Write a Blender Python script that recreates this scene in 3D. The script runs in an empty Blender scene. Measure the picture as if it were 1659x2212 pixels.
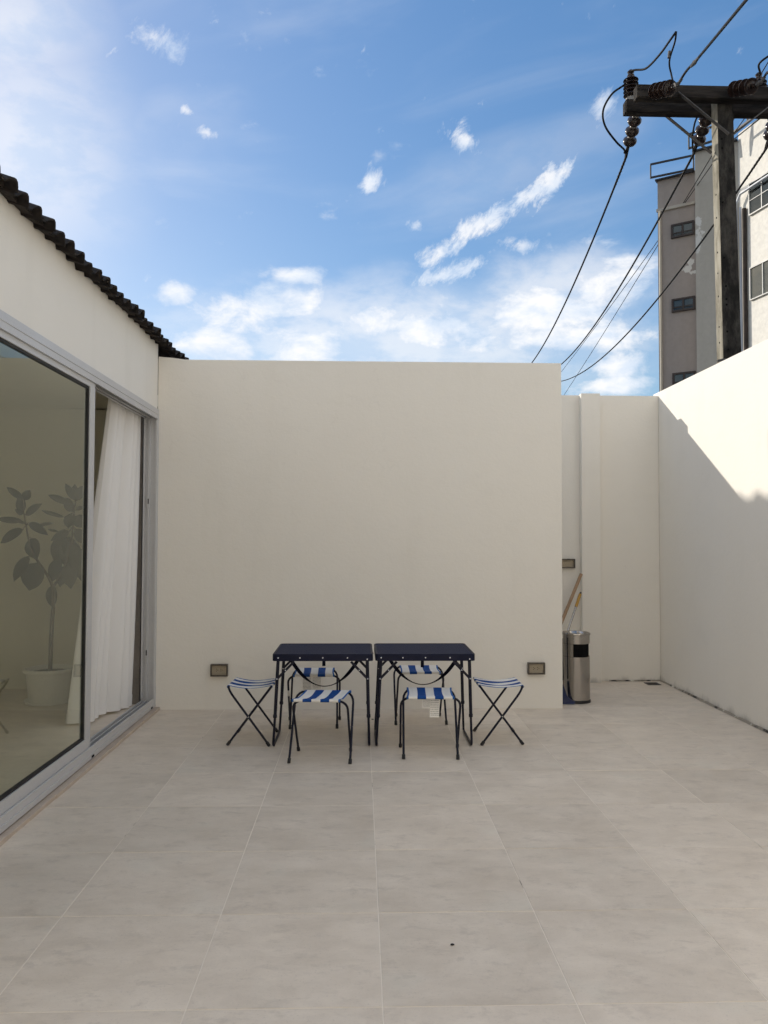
import bpy, bmesh, math, random
from mathutils import Vector, Matrix
R = math.radians
random.seed(7)
scene = bpy.context.scene
C = scene.collection

# ------------------------------------------------------------------ camera
CAM_H = 1.4386
YAW, PITCH, ROLL = 0.029814, 0.032624, 0.0028547
FPX, VW, VH = 1682.9, 1659.0, 2212.0            # focal length in px of a 1659 x 2212 picture
fw = Vector((math.sin(YAW)*math.cos(PITCH), math.cos(YAW)*math.cos(PITCH), math.sin(PITCH)))
r0 = Vector((math.cos(YAW), -math.sin(YAW), 0)); u0 = r0.cross(fw)
rt = r0*math.cos(ROLL) + u0*math.sin(ROLL); up = u0*math.cos(ROLL) - r0*math.sin(ROLL)
cam_d = bpy.data.cameras.new('camera'); cam = bpy.data.objects.new('camera', cam_d); C.objects.link(cam)
cam_d.sensor_fit = 'VERTICAL'; cam_d.sensor_height = 36; cam_d.lens = FPX/VH*36
cam_d.clip_start = 0.05; cam_d.clip_end = 2000
cam.matrix_world = Matrix(((rt.x, up.x, -fw.x, 0), (rt.y, up.y, -fw.y, 0), (rt.z, up.z, -fw.z, CAM_H), (0, 0, 0, 1)))
scene.camera = cam
def ray(x, y): return fw + rt*((x-829.5)/FPX) - up*((y-1106)/FPX)
def at(x, y, Y):                                 # photograph point at a chosen distance
    d = ray(x, y); return Vector((0, 0, CAM_H)) + d*(Y/d.y)

# ------------------------------------------------------------------ sky and sun
SUN_TO = Vector((-1, .78, .518)).normalized()    # towards the sun
SUN_EL = math.asin(SUN_TO.z); SUN_AZ = math.atan2(SUN_TO.x, SUN_TO.y)
SKY_STRENGTH = 0.115
world = bpy.data.worlds.new('World'); scene.world = world; world.use_nodes = True
world.cycles.sampling_method = 'MANUAL'; world.cycles.sample_map_resolution = 512
wn = world.node_tree; wn.nodes.clear()
class NT:
    def __init__(s, tree): s.t = tree
    def n(s, typ, **kw):
        nd = s.t.nodes.new(typ)
        for k, v in kw.items(): setattr(nd, k, v)
        return nd
    def put(s, sock, v):
        if hasattr(v, 'is_output'): s.t.links.new(v, sock)
        else: sock.default_value = v
    def m(s, op, a, b=None, c=None, clamp=False):
        nd = s.n('ShaderNodeMath', operation=op); nd.use_clamp = clamp
        for i, v in enumerate((a, b, c)):
            if v is not None: s.put(nd.inputs[i], v)
        return nd.outputs[0]
    def step(s, x, a, b):                         # smooth 0..1 from a to b
        nd = s.n('ShaderNodeMapRange', interpolation_type='SMOOTHSTEP')
        s.put(nd.inputs[0], x); s.put(nd.inputs[1], a); s.put(nd.inputs[2], b)
        return nd.outputs[0]
    def lin(s, x, a, b, c=0., d=1.):
        nd = s.n('ShaderNodeMapRange'); s.put(nd.inputs[0], x)
        for i, v in enumerate((a, b, c, d)): s.put(nd.inputs[i+1], v)
        return nd.outputs[0]
    def mix(s, f, a, b, mode='MIX'):
        nd = s.n('ShaderNodeMix', data_type='RGBA', blend_type=mode)
        s.put(nd.inputs[0], f)
        for i, v in ((6, a), (7, b)):
            if isinstance(v, tuple) and len(v) == 3: v = (*v, 1)
            s.put(nd.inputs[i], v)
        return nd.outputs[2]
    def noise(s, vec, scale, detail=4, rough=.55, dist=0., lac=2.):
        nd = s.n('ShaderNodeTexNoise')
        if vec is not None: s.put(nd.inputs['Vector'], vec)
        for k, v in (('Scale', scale), ('Detail', detail), ('Roughness', rough), ('Distortion', dist), ('Lacunarity', lac)): s.put(nd.inputs[k], v)
        return nd.outputs[0]
    def xyz(s, x, y, z=0.):
        nd = s.n('ShaderNodeCombineXYZ')
        for i, v in enumerate((x, y, z)): s.put(nd.inputs[i], v)
        return nd.outputs[0]
    def sep(s, v):
        nd = s.n('ShaderNodeSeparateXYZ'); s.put(nd.inputs[0], v); return nd.outputs
    def mapping(s, v, scale=(1, 1, 1), loc=(0, 0, 0)):
        nd = s.n('ShaderNodeMapping'); s.put(nd.inputs[0], v); s.put(nd.inputs['Scale'], scale); s.put(nd.inputs['Location'], loc); return nd.outputs[0]
W = NT(wn)
sky = W.n('ShaderNodeTexSky', sky_type='NISHITA', sun_disc=False)
sky.sun_elevation = SUN_EL; sky.sun_rotation = SUN_AZ; sky.altitude = 0; sky.air_density = 1.0; sky.dust_density = .8; sky.ozone_density = 1.5
tc = W.n('ShaderNodeTexCoord'); gx, gy, gz = W.sep(tc.outputs['Generated'])
az = W.m('ARCTAN2', gx, gy); el = W.m('ARCSINE', gz)
def azel(x, y):
    d = ray(x, y).normalized(); return math.atan2(d.x, d.y), math.asin(d.z)
def blob(x0, y0, x1, y1, wid):                    # elongated cloud between two directions of the sky
    a0, e0 = azel(x0, y0); a1, e1 = azel(x1, y1)
    ca, ce = (a0+a1)/2, (e0+e1)/2; L = math.hypot(a1-a0, e1-e0)/2 + 1e-4; th = math.atan2(e1-e0, a1-a0); w = wid/FPX
    da = W.m('SUBTRACT', az, ca); de = W.m('SUBTRACT', el, ce)
    p = W.m('ADD', W.m('MULTIPLY', da, math.cos(th)/L), W.m('MULTIPLY', de, math.sin(th)/L))
    q = W.m('ADD', W.m('MULTIPLY', da, -math.sin(th)/w), W.m('MULTIPLY', de, math.cos(th)/w))
    rr = W.m('SQRT', W.m('ADD', W.m('MULTIPLY', p, p), W.m('MULTIPLY', q, q)))
    return W.m('SUBTRACT', 1.0, W.m('MULTIPLY', rr, .62), clamp=True)
cumulus = [(380, 690, 740, 650, 62), (500, 745, 800, 730, 62), (700, 705, 1120, 700, 66), (1020, 690, 1330, 640, 66), (1150, 620, 1440, 590, 64),
           (330, 735, 600, 755, 44), (590, 600, 715, 592, 20), (330, 640, 430, 636, 24), (1230, 800, 1430, 780, 30), (1210, 842, 1420, 825, 24), (950, 745, 1420, 720, 40)]
wisps = [(900, 578, 1020, 490, 24), (960, 520, 1150, 428, 26), (1080, 468, 1275, 328, 28), (840, 634, 1060, 556, 24), (776, 376, 826, 402, 30), (964, 284, 1044, 322, 28)]
puffs = [(876, 494, 922, 488, 18), (266, 70, 402, 92, 28), (414, 281, 478, 291, 15), (1274, 258, 1336, 194, 30), (1070, 516, 1178, 541, 22), (380, 234, 420, 238, 9)]
hazes = [(380, 730, 1440, 690, 120), (1000, 660, 1440, 600, 90)]
glows = [(-160, 300, 260, 330, 190), (-160, 60, 200, 50, 90)]
def mx(ls):
    o = None
    for b in ls:
        v = blob(*b); o = v if o is None else W.m('MAXIMUM', o, v)
    return o
# the same kind of low bank goes round the whole horizon outside the part in view
wob = W.noise(W.xyz(az, 0.3, 0.7), 2.2, 2)
ring = W.m('MULTIPLY', W.step(W.m('ABSOLUTE', az), .52, .75), W.m('MULTIPLY', W.step(W.m('ABSOLUTE', W.m('SUBTRACT', el, .22)), .17, .02), W.lin(wob, .35, .65, .35, .85)))
outside = W.m('MAXIMUM', W.step(W.m('ABSOLUTE', az), .56, .9), W.step(el, .66, .95))
field = W.m('MULTIPLY', outside, W.lin(W.noise(tc.outputs['Generated'], 1.6, 3), .30, .60, .20, .95))  # unseen cloud cover added overhead and around to brighten the shaded yard
puffm = mx(puffs)
bankm = W.m('MAXIMUM', W.m('MAXIMUM', mx(cumulus), ring), field); wispm = mx(wisps)
cv = W.xyz(az, W.m('MULTIPLY', el, 1.55), 0.)
n1 = W.noise(cv, 11.0, 7, .62, .25)
n2 = W.noise(W.xyz(W.m('ADD', az, el), W.m('MULTIPLY', W.m('SUBTRACT', el, az), 1.7), 2.), 17.0, 7, .68, .3)
dens1 = W.step(W.m('ADD', W.m('MULTIPLY', W.m('SUBTRACT', n1, .5), 2.2), bankm), .22, .95)
dens2 = W.m('MULTIPLY', W.step(W.m('ADD', W.m('MULTIPLY', W.m('SUBTRACT', n2, .5), 3.0), W.m('MULTIPLY', wispm, 1.35)), .40, 1.30), .88)
veil = W.m('MULTIPLY', W.step(W.noise(W.xyz(W.m('MULTIPLY', az, .8), W.m('SUBTRACT', W.m('MULTIPLY', el, 3.2), W.m('MULTIPLY', az, .5)), 5.), 3.2, 5, .5, .6), .45, .80), .20)
n3 = W.noise(W.xyz(az, W.m('ADD', W.m('MULTIPLY', el, 1.9), .02), 0.), 12.0, 6, .6, .2)
soft = W.m('MULTIPLY', W.step(W.m('ADD', mx(hazes), W.m('MULTIPLY', W.m('SUBTRACT', n3, .5), .55)), .12, .85), .62)
puff = W.m('MULTIPLY', W.step(W.m('ADD', W.m('MULTIPLY', W.m('SUBTRACT', n2, .5), 3.0), W.m('MULTIPLY', puffm, 1.15)), .40, 1.5), .72)
dens2 = W.m('MAXIMUM', dens2, puff)
thin = W.m('MULTIPLY', W.step(W.m('ADD', mx(glows), W.m('MULTIPLY', W.m('SUBTRACT', W.noise(cv, 4., 3), .5), .4)), .0, 1.05), .55)
dens = W.m('MAXIMUM', W.m('MAXIMUM', dens1, dens2), W.m('MAXIMUM', W.m('MAXIMUM', veil, thin), soft))
# brighter tops, blue-grey hollows
hollow = W.step(n3, .60, .36)
cl = W.mix(W.m('MULTIPLY', hollow, .85), (4.5, 4.5, 4.55), (3.05, 3.55, 4.25))
gm = W.n('ShaderNodeGamma'); W.put(gm.inputs[0], sky.outputs[0]); gm.inputs[1].default_value = .62      # thin haze evens the sky out
hs = W.n('ShaderNodeHueSaturation'); W.put(hs.inputs['Color'], gm.outputs[0]); hs.inputs['Saturation'].default_value = 1.72; hs.inputs['Value'].default_value = 1.26; hs.inputs['Hue'].default_value = .508
col = W.mix(dens, hs.outputs[0], cl)
bg = W.n('ShaderNodeBackground'); W.put(bg.inputs[0], col); bg.inputs[1].default_value = SKY_STRENGTH
wo = W.n('ShaderNodeOutputWorld'); wn.links.new(bg.outputs[0], wo.inputs[0])
sun_d = bpy.data.lights.new('sun', 'SUN'); sun_d.energy = 2.0; sun_d.angle = R(.5); sun_d.color = (1, .93, .83)
sun = bpy.data.objects.new('sun', sun_d); C.objects.link(sun); sun.location = (-20, 16, 12)
sun.rotation_euler = (-SUN_TO).to_track_quat('-Z', 'Y').to_euler()
vs = scene.view_settings
scene.display_settings.display_device = 'sRGB'; vs.view_transform = 'Standard'; vs.look = 'None'; vs.gamma = 1; vs.exposure = 1.0; vs.use_curve_mapping = False
scene.cycles.use_adaptive_sampling = True; scene.cycles.adaptive_threshold = .02; scene.cycles.adaptive_min_samples = 24
scene.cycles.max_bounces = 9; scene.cycles.diffuse_bounces = 6; scene.cycles.transparent_max_bounces = 16

# ------------------------------------------------------------------ materials
MATS = {}
def mat(name, base=(.5, .5, .5), rough=.6, metal=0., spec=.5):
    m = bpy.data.materials.new(name); m.use_nodes = True; m.node_tree.nodes.clear()
    T = NT(m.node_tree); b = T.n('ShaderNodeBsdfPrincipled'); o = T.n('ShaderNodeOutputMaterial'); m.node_tree.links.new(b.outputs[0], o.inputs[0])
    b.inputs['Base Color'].default_value = (*base, 1); b.inputs['Roughness'].default_value = rough; b.inputs['Metallic'].default_value = metal
    b.inputs['Specular IOR Level'].default_value = spec
    T.b, T.o, T.mat = b, o, m; T.tc = T.n('ShaderNodeTexCoord'); T.obj = T.tc.outputs['Object']
    MATS[name] = m; return T
def bump(T, h, strength=.2, dist=.01):
    nd = T.n('ShaderNodeBump'); nd.inputs['Strength'].default_value = strength; nd.inputs['Distance'].default_value = dist
    T.put(nd.inputs['Height'], h); T.put(T.b.inputs['Normal'], nd.outputs[0])
def worn(name, base, var, rough=.7, scale=3., fine=120., fs=.15, fd=.004, metal=0., stretch=(1, 1, 1), spec=.4):
    T = mat(name, base, rough, metal, spec)
    v = T.mapping(T.obj, stretch)
    n = T.noise(v, scale, 4, .6); g = T.noise(T.obj, fine, 1, .6)
    c = T.mix(T.lin(n, .3, .7), base, var)
    c = T.mix(T.m('MULTIPLY', T.lin(g, .3, .7), .12), c, (0.02, 0.02, 0.02))
    T.put(T.b.inputs['Base Color'], c); T.put(T.b.inputs['Roughness'], T.lin(n, .25, .75, rough-.06, rough+.06))
    if fs: bump(T, g, fs, fd)
    return T
def plaster(name, base, warm, crack=.25, base_dirt=0.):
    T = mat(name, base, .85, 0, .25)
    geo = T.n('ShaderNodeNewGeometry'); P = geo.outputs['Position']
    n = T.noise(P, .55, 3, .55, 0); st = T.noise(T.mapping(P, (2.2, 2.2, .35)), 1.3, 3, .6)
    g2 = T.noise(P, 40, 3, .7); pt = T.noise(T.mapping(P, (1, 1, 1.4)), 3.2, 4, .7)
    c = T.mix(T.lin(n, .3, .7), base, warm)
    c = T.mix(T.m('MULTIPLY', T.step(st, .52, .78), .16), c, (base[0]*.78, base[1]*.77, base[2]*.74))
    c = T.mix(T.m('MULTIPLY', T.step(pt, .48, .70), .10), c, (base[0]*.86, base[1]*.85, base[2]*.82))
    ck = T.m('MULTIPLY', T.step(T.m('ABSOLUTE', T.m('SUBTRACT', T.noise(P, .75, 5, .6), .5)), .0022, .0006), T.step(n, .50, .60))
    c = T.mix(T.m('MULTIPLY', ck, crack), c, (base[0]*.45, base[1]*.43, base[2]*.4))
    if base_dirt:
        z = T.sep(P)[2]
        d = T.m('MULTIPLY', T.step(T.m('ADD', z, T.m('MULTIPLY', T.noise(T.mapping(P, (3, 3, 1.2)), 2.5, 6, .65), .22)), .165, .075), base_dirt)
        c = T.mix(d, c, (.10, .085, .07))
    T.put(T.b.inputs['Base Color'], c)
    bump(T, T.m('ADD', g2, T.m('MULTIPLY', pt, 2.0)), .16, .008)
    return T
WALL = (.82, .788, .718); WALLW = (.808, .770, .697)
plaster('plaster', WALL, WALLW, .05)
plaster('plaster_dirty', WALL, WALLW, .05, .45)
plaster('plaster_rear', (.82, .78, .70), (.80, .755, .675), .2)
plaster('room_plaster', (.78, .75, .66), (.75, .72, .62), 0)
# floor tiles: cement look, each with its own shade
T = mat('tile', (.5, .47, .42), .5, 0, .4)
oi = T.n('ShaderNodeObjectInfo'); rnd = oi.outputs['Random']
vo = T.n('ShaderNodeVectorMath', operation='ADD'); T.put(vo.inputs[0], T.obj); T.put(vo.inputs[1], T.xyz(T.m('MULTIPLY', rnd, 71.), T.m('MULTIPLY', rnd, 37.), 0.))
tv = vo.outputs[0]
a = T.noise(T.mapping(tv, (1.0, 1.6, 1)), 3.2, 7, .70, .3); bnz = T.noise(T.mapping(tv, (1.0, 1.8, 1)), 7.0, 6, .75, .2); fine = T.noise(tv, 110, 2, .7)
c = T.mix(T.lin(a, .3, .7), (.632, .545, .446), (.806, .715, .602))
c = T.mix(T.m('MULTIPLY', T.step(bnz, .50, .68), .55), c, (.55, .475, .395))
c = T.mix(T.m('MULTIPLY', T.step(T.noise(tv, 3.1, 2, .6), .56, .75), .22), c, (.69, .665, .57))
c = T.mix(T.m('MULTIPLY', T.step(fine, .58, .75), .30), c, (.36, .32, .28))
hsn = T.n('ShaderNodeHueSaturation'); T.put(hsn.inputs['Color'], c); T.put(hsn.inputs['Value'], T.lin(rnd, 0, 1, .935, 1.04)); T.put(T.b.inputs['Base Color'], hsn.outputs[0])
T.put(T.b.inputs['Roughness'], T.lin(a, .3, .7, .37, .55)); bump(T, fine, .06, .002)
T = mat('grout', (.60, .56, .49), .9); geo = T.n('ShaderNodeNewGeometry')
T.put(T.b.inputs['Base Color'], T.mix(T.step(T.noise(geo.outputs['Position'], 1.7, 5, .65), .57, .68), (.88, .80, .69), (.27, .22, .175)))
worn('asphalt', (.06, .06, .06), (.09, .085, .08), .9, .8, 60)
worn('kerb_stone', (.60, .50, .41), (.50, .41, .33), .7, 6)
T = mat('sealant', (.3, .27, .23), .7); geo = T.n('ShaderNodeNewGeometry'); P = geo.outputs['Position']
T.put(T.b.inputs['Base Color'], T.mix(T.step(T.noise(T.mapping(P, (1, 1.6, 1)), 3.2, 6, .7), .50, .58), T.mix(T.step(T.noise(P, 9, 4), .55, .62), (.34, .30, .24), (.72, .68, .6)), (.035, .03, .025)))
bump(T, T.noise(P, 30, 5), .8, .02)
# metals, glass, plastics
worn('aluminium', (.62, .62, .625), (.59, .59, .595), .42, 2.0, 200, .03, .001, .25)
worn('aluminium_dark', (.17, .17, .18), (.14, .14, .15), .45, 2.0, 200, .03, .001, .4)
mat('rubber_black', (.012, .012, .013), .6)
mat('hole_black', (.006, .006, .006), .9, 0, .1)
def glassmat(name, tint, boost=1.0):
    m = bpy.data.materials.new(name); m.use_nodes = True; m.node_tree.nodes.clear(); T = NT(m.node_tree); MATS[name] = m
    tr = T.n('ShaderNodeBsdfTransparent'); tr.inputs[0].default_value = (*tint, 1); gl = T.n('ShaderNodeBsdfGlossy'); gl.inputs['Roughness'].default_value = .0
    gl.inputs[0].default_value = (.93, .97, .90, 1)
    fr = T.n('ShaderNodeFresnel'); fr.inputs[0].default_value = 1.5; mx_ = T.n('ShaderNodeMixShader'); o = T.n('ShaderNodeOutputMaterial')
    geo = T.n('ShaderNodeNewGeometry')
    f = T.m('MULTIPLY', fr.outputs[0], boost, clamp=True)
    f = T.m('MULTIPLY', f, T.m('SUBTRACT', 1.0, geo.outputs['Backfacing']))
    T.put(mx_.inputs[0], f); m.node_tree.links.new(tr.outputs[0], mx_.inputs[1]); m.node_tree.links.new(gl.outputs[0], mx_.inputs[2]); m.node_tree.links.new(mx_.outputs[0], o.inputs[0])
glassmat('door_glass', (.93, .94, .88), 1.6)
glassmat('window_glass', (.62, .66, .68), 1.3)
glassmat('clear_cover', (.95, .94, .92), .5)
T = worn('steel_brushed', (.46, .435, .40), (.41, .385, .355), .17, 1.5, 300, .02, .0005, 1.0, (1, 1, .1))
T.b.inputs['Anisotropic'].default_value = .3
worn('navy_paint', (.006, .008, .030), (.005, .007, .024), .5, 6, 260, .02, .001, spec=.22)
worn('navy_tube', (.004, .005, .016), (.006, .007, .022), .42, 8, 200, .02, .001, spec=.3)
T = mat('navy_mesh', (.016, .020, .052), .6, 0, .15); wv = T.n('ShaderNodeTexWave', bands_direction='X'); wv2 = T.n('ShaderNodeTexWave', bands_direction='Y')
for w_ in (wv, wv2): T.put(w_.inputs['Vector'], T.obj); w_.inputs['Scale'].default_value = 55
hh = T.m('MULTIPLY', wv.outputs['Fac'], wv2.outputs['Fac']); bump(T, hh, .35, .002)
T.put(T.b.inputs['Base Color'], T.mix(T.noise(T.mapping(T.obj, (1, 6, 1)), 5, 4), T.mix(hh, (.007, .012, .040), (.018, .028, .085)), (.010, .016, .050)))
mat('rivet', (.8, .8, .82), .25, 1.)
T = mat('webbing', (.007, .008, .018), .9, 0, .1); bump(T, T.noise(T.mapping(T.obj, (40, 40, 400)), 3, 2), .3, .001)
T = mat('striped_canvas', (.8, .8, .8), .85, 0, .2); uv = T.n('ShaderNodeUVMap'); su = T.sep(uv.outputs[0])[0]
k = T.m('FLOOR', T.m('MULTIPLY', T.m('SUBTRACT', su, .040), 5/.92)); odd = T.m('GREATER_THAN', T.m('MODULO', T.m('ADD', k, 10.), 2.), .5)
edge = T.m('GREATER_THAN', T.m('ABSOLUTE', T.m('SUBTRACT', su, .5)), .462)
wrk = T.noise(T.mapping(T.obj, (3, 1, 1)), 12, 4)
blue = T.mix(edge, T.mix(wrk, (.010, .058, .235), (.012, .07, .27)), (.028, .12, .36))
T.put(T.b.inputs['Base Color'], T.mix(T.m('MAXIMUM', odd, edge), T.mix(wrk, (.80, .78, .73), (.74, .71, .66)), blue))
bump(T, T.m('ADD', wrk, T.m('MULTIPLY', T.noise(T.obj, 700, 1), .1)), .35, .008)
T = mat('printed_tag', (.8, .79, .76), .7); gx_, gy_, gz_ = T.sep(T.tc.outputs['Generated'])
ln = T.m('GREATER_THAN', T.m('SINE', T.m('MULTIPLY', gz_, 70.)), .15); wd = T.m('GREATER_THAN', T.noise(T.xyz(T.m('MULTIPLY', gx_, 22.), T.m('FLOOR', T.m('MULTIPLY', gz_, 11.1)), 0.), 1.0, 1), .44)
inn = T.m('MULTIPLY', T.m('LESS_THAN', T.m('ABSOLUTE', T.m('SUBTRACT', gx_, .5)), .42), T.m('LESS_THAN', T.m('ABSOLUTE', T.m('SUBTRACT', gz_, .5)), .44))
T.put(T.b.inputs['Base Color'], T.mix(T.m('MULTIPLY', T.m('MULTIPLY', ln, wd), T.m('MULTIPLY', inn, .75)), (.86, .85, .82), (.25, .25, .25)))
worn('socket_bronze', (.085, .070, .055), (.10, .085, .068), .45, 12)
worn('socket_plate', (.52, .455, .36), (.49, .43, .34), .5, 12)
worn('wood_stick', (.42, .28, .17), (.34, .22, .13), .6, 4, 90, .1, .002, 0, (8, 8, .6))
mat('yellow_grip', (.52, .29, .05), .45)
T = mat('blue_plastic', (.003, .010, .060), .45)
worn('roof_clay', (.010, .008, .007), (.024, .017, .014), .9, 7, 50, .5, .006)
worn('roof_mortar', (.045, .034, .026), (.022, .017, .014), .95, 14, 60, .8, .01)
worn('grey_render', (.30, .27, .24), (.24, .215, .19), .9, 3, 40)
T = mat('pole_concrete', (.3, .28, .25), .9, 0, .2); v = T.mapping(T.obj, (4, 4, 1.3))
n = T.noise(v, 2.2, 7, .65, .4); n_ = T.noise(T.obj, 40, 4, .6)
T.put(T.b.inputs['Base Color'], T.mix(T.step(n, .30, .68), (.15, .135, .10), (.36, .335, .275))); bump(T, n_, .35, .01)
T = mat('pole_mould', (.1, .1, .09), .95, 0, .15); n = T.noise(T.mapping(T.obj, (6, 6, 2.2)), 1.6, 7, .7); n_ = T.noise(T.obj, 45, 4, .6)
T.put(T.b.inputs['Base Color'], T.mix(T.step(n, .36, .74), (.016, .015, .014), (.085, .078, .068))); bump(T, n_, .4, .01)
T = mat('beam_timber', (.05, .043, .037), .9, 0, .2); n = T.noise(T.mapping(T.obj, (.8, 6, 6)), 3, 7, .65, .3)
T.put(T.b.inputs['Base Color'], T.mix(T.step(n, .35, .72), (.012, .010, .009), (.055, .047, .040))); bump(T, T.noise(T.mapping(T.obj, (2, 30, 30)), 3, 5), .5, .01)
worn('galvanised', (.13, .125, .12), (.085, .08, .078), .6, 8, 100, .1, .002, .5)
worn('porcelain_brown', (.028, .016, .012), (.020, .012, .010), .16, 5, 90, 0)
worn('porcelain_cap', (.30, .28, .26), (.20, .19, .17), .5, 12)
mat('cable_black', (.008, .008, .009), .7, 0, .2)
mat('cable_bare', (.05, .045, .04), .5, .4)
# far building
def facade(name, base, var, patch):
    T = mat(name, base, .9, 0, .2); geo = T.n('ShaderNodeNewGeometry'); P = geo.outputs['Position']
    n = T.noise(T.mapping(P, (1.6, 1.6, .22)), .9, 6, .6, .2); n2 = T.noise(P, 6, 5, .6)
    c = T.mix(T.lin(n, .3, .7), base, var); c = T.mix(T.m('MULTIPLY', T.lin(n2, .35, .65), .18), c, tuple(x*.62 for x in base))
    if patch:
        m_ = None
        for (p, rx, rz) in patch:
            sx, sy, sz = T.sep(P)
            d = T.m('SQRT', T.m('ADD', T.m('POWER', T.m('DIVIDE', T.m('SUBTRACT', sx, p.x), rx), 2.), T.m('POWER', T.m('DIVIDE', T.m('SUBTRACT', sz, p.z), rz), 2.)))
            e = T.step(T.m('ADD', d, T.m('MULTIPLY', T.noise(T.mapping(P, (1, 1, .8)), 3.2, 6, .7), 2.4)), 1.72, 1.66)
            m_ = e if m_ is None else T.m('MAXIMUM', m_, e)
        c = T.mix(m_, c, (.60, .58, .54))
    T.put(T.b.inputs['Base Color'], c); bump(T, n2, .15, .01)
worn('white_paint_far', (.80, .77, .70), (.78, .745, .67), .85, .6, 6, .02, .004)
worn('window_frame_dark', (.035, .022, .018), (.045, .03, .024), .5, 3)
worn('window_frame_white', (.55, .535, .50), (.50, .49, .46), .5, 3)
mat('blind_grey', (.34, .34, .34), .8); mat('dark_room', (.03, .03, .03), .9); mat('curtain_pink', (.42, .31, .25), .9)
worn('pipe_cream', (.52, .47, .38), (.48, .43, .35), .6, 3); worn('pipe_white', (.62, .64, .68), (.56, .58, .62), .5, 3)
worn('pipe_rust', (.06, .042, .034), (.03, .025, .022), .9, 3)
mat('rail_black', (.02, .018, .018), .6)
# plant and cloth
T = mat('rubber_leaf', (.022, .032, .014), .38, 0, .45); n = T.noise(T.obj, 6, 4); T.put(T.b.inputs['Base Color'], T.mix(n, (.008, .013, .006), (.018, .025, .011)))
worn('bark', (.13, .10, .07), (.09, .07, .05), .9, 9, 90, .3, .004); worn('soil', (.035, .025, .018), (.05, .035, .025), .95, 20, 90, .8, .01)
worn('white_pot', (.90, .89, .86), (.88, .86, .83), .45, 4, 90, .03)
T = mat('sheer_cloth', (.94, .925, .905), .9, 0, .1); tl = T.n('ShaderNodeBsdfTranslucent'); tl.inputs[0].default_value = (.84, .82, .79, 1); mm = T.n('ShaderNodeMixShader'); mm.inputs[0].default_value = .16
T.mat.node_tree.links.new(T.b.outputs[0], mm.inputs[1]); T.mat.node_tree.links.new(tl.outputs[0], mm.inputs[2]); T.mat.node_tree.links.new(mm.outputs[0], T.o.inputs[0])
worn('pebble', (.03, .027, .025), (.02, .02, .02), .8, 30)

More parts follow.
